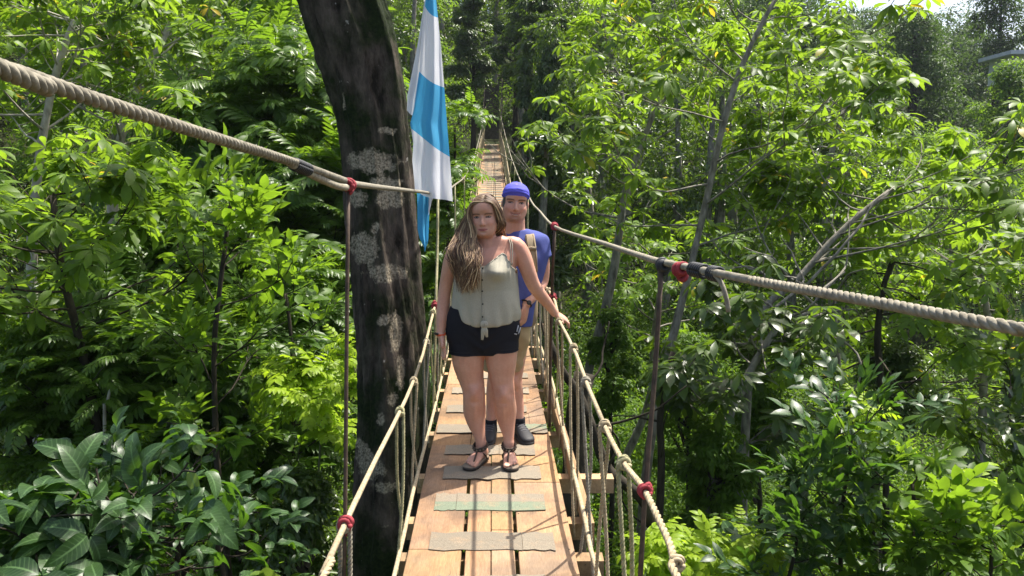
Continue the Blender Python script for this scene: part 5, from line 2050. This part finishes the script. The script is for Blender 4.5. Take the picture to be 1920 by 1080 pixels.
make_tree("broad_leaved_sapling", "slim leafy sapling with oval leaves standing left of the steel rod", "tree",
          T([(560, 900), (552, 760), (545, 620), (530, 520)], 9.4), .05, .02, 'leaf_mid', 'bark_dark', 'ovate', .36,
          nb=11, bl=.8, nsub=2, seed=52, t0=-.3, elev=(0, .9), up=.4, tip=1, fill=.4)
# lower left: big glossy leaves near the camera
r_us, r_nb = [.74, .70, .66, .7, .62], [9, 8, 5, 6, 7]
for i, (pp, d, us, nbn, bln, lab) in enumerate([
    ([(215, 1240), (222, 1070), (228, 975), (240, 915)], 4.3, .36, 10, .55, "large dark glossy-leaved shrub with a yellowish broken stem in the lower left"),
    ([(10, 1250), (30, 1080), (45, 1000), (60, 935)], 4.0, .36, 10, .5, "large grey-green glossy-leaved shrub cut by the left edge of the view"),
    ([(430, 1200), (415, 1060), (400, 990), (405, 960)], 5.2, .32, 6, .4, "thin-stemmed shrub with one bright backlit leaf right of the dark shrub"),
    ([(140, 1240), (150, 1150), (140, 1090), (150, 1060)], 3.9, .32, 8, .4, "low shrub with veined pale leaves at the bottom left edge"),
    ([(330, 1150), (335, 1030), (325, 940), (345, 900)], 5.4, .36, 9, .6, "dark broad-leaved shrub behind the large glossy one at lower left"),
]):
    make_tree("glossy_shrub", lab, "shrub", T(pp, d), .035, .015, 'leaf_broad', 'bark_dark', 'broad' if i in (1, 3) else 'bigtwig', us * r_us[i] * (.85 if i in (1, 3) else .95), nb=r_nb[i] + 6, bl=bln * 1.05, nsub=1, seed=60 + i, t0=.35, elev=(-.2, .8), up=.15, tip=1, fill=.12, tilt=.9)
# lower right: bushes with oval leaves
for i, (pp, d, us, nbn, bln, lab) in enumerate([
    ([(1580, 1200), (1575, 1000), (1590, 880), (1600, 790)], 6.4, .42, 24, .8, "tall oval-leaved bush with white glossy highlights in the lower right"),
    ([(1700, 1200), (1712, 1050), (1715, 940), (1705, 880)], 6.0, .42, 20, .7, "dense green oval-leaved bush right of the tall glossy one"),
    ([(1480, 1240), (1470, 1130), (1490, 1040), (1500, 960)], 6.2, .38, 16, .6, "shady oval-leaved bush at the bottom right of centre"),
    ([(1830, 1240), (1850, 1120), (1860, 1040), (1850, 960)], 5.6, .40, 16, .6, "oval-leaved bush in the bottom right corner"),
    ([(1900, 1000), (1905, 860), (1890, 760), (1900, 700)], 9.0, .5, 16, .9, "dark oval-leaved bush on the right edge below the rope"),
]):
    make_tree("leafy_bush", lab, "bush", T(pp, d), .04, .012, ('leaf_broad', 'leaf_mid', 'leaf_broad', 'leaf_mid', 'leaf_dark')[i], 'bark_dark', 'ovate', us * .80, nb=int(nbn * .62), bl=bln * .72, nsub=2, seed=70 + i, t0=.15, elev=(-.1, .9), up=.35, tip=1, fill=.3)
# lime green sprays
for i, (pp, d, us, nbn, bln, lab) in enumerate([
    ([(600, 840), (585, 760), (560, 720), (540, 690)], 8.0, .42, 7, .45, "bright yellow-green young plant glowing left of the trunk's base"),
    ([(690, 800), (668, 720), (660, 670), (655, 640)], 7.6, .26, 5, .3, "small yellow-tipped sapling between the rod and the mossy trunk"),
    ([(1330, 1240), (1325, 1130), (1322, 1075), (1318, 1020)], 6.6, .36, 8, .42, "bright yellow-green sapling right of the red knot at the bottom"),
    ([(1420, 1230), (1418, 1120), (1412, 1050), (1402, 1010)], 6.9, .36, 8, .4, "bright yellow-green sapling just right of its twin at the bottom"),
    ([(1850, 1120), (1860, 1030), (1855, 960), (1850, 920)], 6.8, .36, 7, .4, "yellow-green plant with drooping leaves near the lower right corner"),
    ([(1640, 900), (1635, 830), (1622, 790), (1615, 760)], 7.6, .3, 4, .25, "small bright sprig rising above the glossy bush at lower right"),
    ([(1250, 1250), (1235, 1130), (1230, 1060), (1225, 1010)], 6.4, .34, 6, .35, "low yellow-green sapling beside the leaning steel rod"),
]):
    make_tree("lime_sapling", lab, "sapling", T(pp, d), .02, .010, 'leaf_lime', 'stem_green', 'lime', us * .72, nb=nbn, bl=bln * .8, nsub=1, seed=80 + i, t0=.25, elev=(-.1, .7), up=.2, tip=1, fill=.25)
# bare dark stems
for i, (pp, d, r0, r1, lab) in enumerate([
    ([(1225, 990), (1205, 935), (1140, 880), (1110, 800), (1085, 740), (1052, 690), (1030, 640)], 6.9, .055, .03, "curved dark bare limb beside the deck's right edge"),
    ([(1225, 1200), (1234, 1000), (1240, 860), (1238, 790), (1246, 720), (1262, 660)], 9.2, .06, .03, "straight dark trunk standing behind the leaning steel rod"),
    ([(1070, 1000), (1078, 880), (1085, 760), (1095, 700)], 7.6, .13, .10, "short thick dark stump under the bridge's right side"),
    ([(196, 800), (200, 760), (206, 730)], 8.6, .02, .015, "thin tan broken stem lit by the sun at left"),
]):
    root = empty("bare_tree", px_path(pp, d)[0], lab, "tree")
    pts = T(pp, d) if i != 0 else px_path(pp, d)
    V, F = loft(pts, np.linspace(r0, r1, len(pts)), n=10, m=40, ref=(.1, 1, .2), disp=lambda V, C, a: C[:, None] + (V - C[:, None]) * (1 + .12 * np.sin(3 * a + np.arange(len(V))[:, None] * .5))[..., None])
    mb = MB().add(V, F)
    r = np.random.default_rng(i)
    for j in range(4 if i < 2 else 0):
        p, dd = bez(pts[2 + j % 4], [r.normal(), r.normal() * .4, .5], r.uniform(.5, 1.2), .3, 6, r, .25)
        V, F = loft(p, np.linspace(r1 * .5, .006, 7), n=5, m=9, ref=(.1, .3, .9))
        mb.add(V, F)
    mb.build("trunk", M['bark_dark' if i < 3 else 'bark_pale'], root)
# tangle of bare limbs low in the spreading tree
root = empty("bare_branches", P(1480, 600, 10.5), "pale bare crooked branches below the spreading tree at right", "branches")
r = np.random.default_rng(77)
for j in range(14):
    a = P(r.uniform(1430, 1540), r.uniform(520, 640), r.uniform(9.5, 11))
    p, dd = bez(a, [r.normal(0, 1), r.normal(0, .5), r.uniform(-.1, .7)], r.uniform(.8, 1.9), .3, 8, r, .28)
    V, F = loft(p, np.linspace(.022, .007, 9), n=5, m=16, ref=(.1, .3, .9))
    MB().add(V, F).build("branch", M['bark_grey'], root)

# ------------------------------------------------------------------ undergrowth and forest masses
r = np.random.default_rng(101)


def visible(x, y, z, mx=1.15):
    Yc = y * CP - (z - 1.75) * SP
    u = x / np.maximum(Yc, .1) * FPX
    return (np.abs(u) < 960 * mx) & (Yc > 1)


def far_from_bridge(x, y, z, rad):
    """keep the bridge corridor and the view along it open"""
    return (np.abs(x - deck_x(y)) > rad + 0.75) | (z + rad < deck_z(y) - 0.5) | (y > END + 1.5)


def scatter(n, xr, yr, seed):
    q = np.random.default_rng(seed)
    x = q.uniform(*xr, n)
    y = q.uniform(*yr, n)
    return x, y, q


def ground_mass(name, n, xr, yr, rad, hgt, per, size, mat, seed, lift=0.3, mx=1.2):
    x, y, q = scatter(n, xr, yr, seed)
    rr = q.uniform(rad[0], rad[1], n)
    hh = rr * q.uniform(hgt[0], hgt[1], n)
    z = H(x, y) + hh * lift
    ok = visible(x, y, z, mx) & far_from_bridge(x, y, z + hh * .6, rr)
    x, y, z, rr, hh = [a[ok] for a in (x, y, z, rr, hh)]
    o = mass(name, np.stack([x, y, z], 1), np.stack([rr, rr, hh], 1), np.full(len(x), per), size, mat, seed)
    tag(o, kind="stuff")
    return o


ground_mass("undergrowth", 1300, (-16, 18), (4, 28), (.5, 1.1), (.6, 1.1), 170, .12, 'leaf_mid', 1)
ground_mass("undergrowth", 260, (-10, 10), (5, 15), (.6, 1.3), (.8, 1.4), 320, .11, 'leaf_mid', 7, lift=1.1)
ground_mass("undergrowth", 260, (1.5, 10), (13, 25), (.7, 1.5), (.7, 1.1), 420, .11, 'leaf_mid', 8, lift=1.0)
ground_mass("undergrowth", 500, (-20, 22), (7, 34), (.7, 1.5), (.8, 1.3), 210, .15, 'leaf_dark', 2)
ground_mass("undergrowth", 800, (-36, 45), (26, 60), (.8, 1.8), (.7, 1.2), 200, .20, 'leaf_mid', 3)
ground_mass("undergrowth", 700, (-70, 90), (45, 110), (1.5, 3.5), (.8, 1.4), 200, .38, 'leaf_far', 4)


def forest(name, trees, seed, mat, size, per, clumps=9):
    """distant wood: each tree a trunk and a crown of several leafy clumps, all one mass"""
    q = np.random.default_rng(seed)
    C, Rr = [], []
    tr = MB()
    for (x, y, h, w) in trees:
        z = float(H(x, y))
        V, F = loft([[x, y, z - .5], [x + q.normal(0, .3), y, z + h * .5], [x + q.normal(0, .5), y, z + h * .9]], [h * .022, h * .016, h * .006], n=6, m=7, ref=(0, 1, 0), cap=False)
        tr.add(V, F)
        for k in range(clumps):
            f = q.uniform(.35, 1.0)
            a = q.uniform(0, 6.28)
            ww = w * (1.05 - .75 * abs(f - .6)) * q.uniform(.2, .8)
            C.append([x + math.cos(a) * ww, y + math.sin(a) * ww, z + h * f])
            s = w * q.uniform(.32, .58)
            Rr.append([s, s, s * q.uniform(.55, .9)])
    o = mass(name, C, Rr, np.full(len(C), per), size, mat, seed)
    tag(o, kind="stuff")
    t = tr.build("far_trunks", M['bark_grey'], o)
    return o


def grid_trees(xr, yr, n, h, w, seed, keep=None):
    q = np.random.default_rng(seed)
    out = []
    while len(out) < n:
        x, y = q.uniform(*xr), q.uniform(*yr)
        z = float(H(x, y))
        hh, ww = q.uniform(*h), q.uniform(*w)
        if not visible(np.array(x), np.array(y), np.array(z), 1.2):
            n -= 0.2
            continue
        if abs(x - deck_x(y)) < ww + 1.0 and y < 55:
            n -= 0.2
            continue
        if keep and not keep(x, y):
            n -= 0.05
            continue
        out.append((x, y, hh, ww))
    return out


forest("hillside_forest", grid_trees((-34, -2.5), (19, 48), 46, (5, 9), (1.6, 2.6), 201), 201, 'leaf_mid', .19, 240)
forest("hillside_forest", grid_trees((-34, -2.5), (24, 55), 34, (6, 11), (1.8, 2.8), 202), 202, 'leaf_dark', .20, 260)
forest("hillside_forest", grid_trees((1.5, 12), (26, 52), 22, (7, 12), (1.8, 2.8), 203), 203, 'leaf_dark', .20, 300)
forest("hillside_forest", grid_trees((6, 40), (24, 50), 44, (3, 6), (1.6, 2.8), 204), 204, 'leaf_mid', .20, 230)
forest("hillside_forest", grid_trees((-70, 12), (52, 100), 70, (9, 15), (3, 5), 205), 205, 'leaf_far', .38, 260)
forest("hillside_forest", grid_trees((10, 85), (62, 110), 46, (5, 8.5), (3, 4.6), 206), 206, 'leaf_far', .40, 260)
forest("hillside_forest", [(-4.5, 52, 10, 3), (-1.2, 57, 10, 2.6), (2.6, 53, 11, 3), (-3, 61, 12, 3.4), (1, 63, 12, 3.2), (4.5, 60, 12, 3.4), (-6, 58, 12, 3.5), (1.3, 25, 9, 1.2), (1.7, 29, 9.5, 1.3), (1.3, 33.5, 9, 1.3), (1.0, 38, 9, 1.3), (.8, 43, 9, 1.3)], 207, 'leaf_dark', .24, 420)


def clump_tree(name, label, cat, px, py0, py1, wpx, d, mat, size, n, per, seed, hang=0.0, bark='bark_dark', crown="crown", clear=True):
    """a dense tree seen from afar: trunk and a crown of overlapping leafy clumps between two heights"""
    q = np.random.default_rng(seed)
    a, b = P(px, py1, d), P(px, py0, d)
    x, y = a[0], a[1]
    zg = float(H(x, y))
    root = empty(name, (x, y, zg), label, cat)
    V, F = loft([[x, y, zg - .4], [x + .1, y, (zg + b[2]) / 2], [x - .1, y, b[2] - .5]], [.09 * wpx / FPX * d + (.06 if d > 20 else .01), .06 * wpx / FPX * d + .01, .015], n=8, m=14, ref=(0, 1, 0))
    mb = MB().add(V, F)
    w = wpx / FPX * d
    C, Rr = [], []
    for k in range(n):
        f = (k + q.uniform(0, 1)) / n
        an = q.uniform(0, 6.28)
        ww = w * (1.0 - .8 * max(0, f - .45) / .55) * q.uniform(.15, .8)
        c = np.array([x + math.cos(an) * ww, y + math.sin(an) * ww, a[2] + (b[2] - a[2]) * f * .93])
        s = w * q.uniform(.28, .5)
        C.append(c); Rr.append([s, s, s * (q.uniform(.6, .95) + hang * .9)])
        V, F = loft([[x, y, c[2] - s], c], [.05, .015], n=4, m=4, ref=(.1, .3, .9), cap=False)
        mb.add(V, F)
    mb.build("trunk", M[bark], root)
    mass(crown, C, Rr, np.full(n, per), size, mat, seed, parent=root, hang=hang)
    return root


clump_tree("dark_tree", "large dark rounded tree far off below the gap of sky at upper right", "tree", 1700, 25, 330, 105, 58, 'leaf_far', .26, 26, 650, 301)
clump_tree("dark_tree", "dark bluish tree in the top right corner above the pale roof", "tree", 1868, -20, 150, 85, 66, 'leaf_far', .28, 16, 600, 302)
clump_tree("dark_tree", "dark tree just left of the patch of sky, half behind the crooked tree", "tree", 1500, 25, 260, 60, 60, 'leaf_far', .26, 14, 600, 303)
clump_tree("sunlit_bush", "yellow-green sunlit bush below the pale roof at the right edge", "bush", 1885, 122, 290, 85, 44, 'leaf_mid', .20, 14, 600, 304)
clump_tree("vine_covered_tree", "dark tree wrapped in hanging vines right of the far end of the bridge", "tree", 1030, 60, 520, 52, 27, 'leaf_dark', .13, 26, 1000, 305, hang=1.1, crown="vines")
clump_tree("vine_covered_tree", "dark viny tree standing directly behind the man's cap on the right", "tree", 985, 90, 420, 26, 33, 'leaf_dark', .13, 16, 800, 306, hang=1.1, crown="vines")
clump_tree("leafy_tree", "dark small-leaved tree rising between the flag and the top of the bridge", "tree", 885, -30, 190, 52, 40, 'leaf_dark', .18, 16, 800, 307)
clump_tree("leafy_tree", "grey-green tree with a thin bent limb above the far stairs", "tree", 965, -60, 130, 55, 44, 'leaf_far', .18, 14, 700, 308)

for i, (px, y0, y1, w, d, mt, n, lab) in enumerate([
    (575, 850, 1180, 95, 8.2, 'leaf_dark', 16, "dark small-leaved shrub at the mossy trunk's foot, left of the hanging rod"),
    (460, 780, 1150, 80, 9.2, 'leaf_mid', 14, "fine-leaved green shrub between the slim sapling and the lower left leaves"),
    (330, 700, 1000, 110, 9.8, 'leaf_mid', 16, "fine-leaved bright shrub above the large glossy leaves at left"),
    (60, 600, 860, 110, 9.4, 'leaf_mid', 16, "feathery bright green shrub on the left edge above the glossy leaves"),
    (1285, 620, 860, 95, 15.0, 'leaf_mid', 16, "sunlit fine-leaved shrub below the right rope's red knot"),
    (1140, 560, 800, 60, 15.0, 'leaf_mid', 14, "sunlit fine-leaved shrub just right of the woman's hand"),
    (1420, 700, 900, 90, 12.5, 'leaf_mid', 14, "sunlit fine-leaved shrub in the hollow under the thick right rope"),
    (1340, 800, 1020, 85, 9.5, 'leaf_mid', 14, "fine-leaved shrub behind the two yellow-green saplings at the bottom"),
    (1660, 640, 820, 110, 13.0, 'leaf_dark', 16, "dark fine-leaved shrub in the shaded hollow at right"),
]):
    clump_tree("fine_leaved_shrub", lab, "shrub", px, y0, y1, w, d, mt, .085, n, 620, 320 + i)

# pale building on the hilltop at far right
root = empty("hilltop_building", P(1915, 125, 52), "low pale building with a grey-white roof edge at the far right", "building")
c = P(1938, 106, 52)
V, F = box(c, (2.6, 0, 0), (0, 1.8, .0), (0, 0, .12)); MB().add(V, F).build("roof", M['roofing'], root, smooth=False)
V, F = box(c + np.array([0.25, .3, -0.92]), (2.2, 0, 0), (0, 1.3, 0), (0, 0, .795)); MB().add(V, F).build("wall", M['plaster'], root, smooth=False)


# ------------------------------------------------------------------ the valley's air
def haze():
    V, F = box((0, 130, 22), (300, 0, 0), (0, 200, 0), (0, 0, 36))
    me = bpy.data.meshes.new("haze")
    me.from_pydata(V.tolist(), [], F)
    m = bpy.data.materials.new("air_haze")
    m.use_nodes = True
    t = m.node_tree
    t.nodes.remove(t.nodes["Principled BSDF"])
    pv = t.nodes.new("ShaderNodeVolumePrincipled")
    pv.inputs["Color"].default_value = (0.80, 0.88, 1.0, 1)
    pv.inputs["Density"].default_value = HAZE
    pv.inputs["Anisotropy"].default_value = 0.3
    t.links.new(pv.outputs[0], t.nodes["Material Output"].inputs["Volume"])
    tag(link("haze", me, m), kind="stuff")


HAZE = 0.00025
haze()
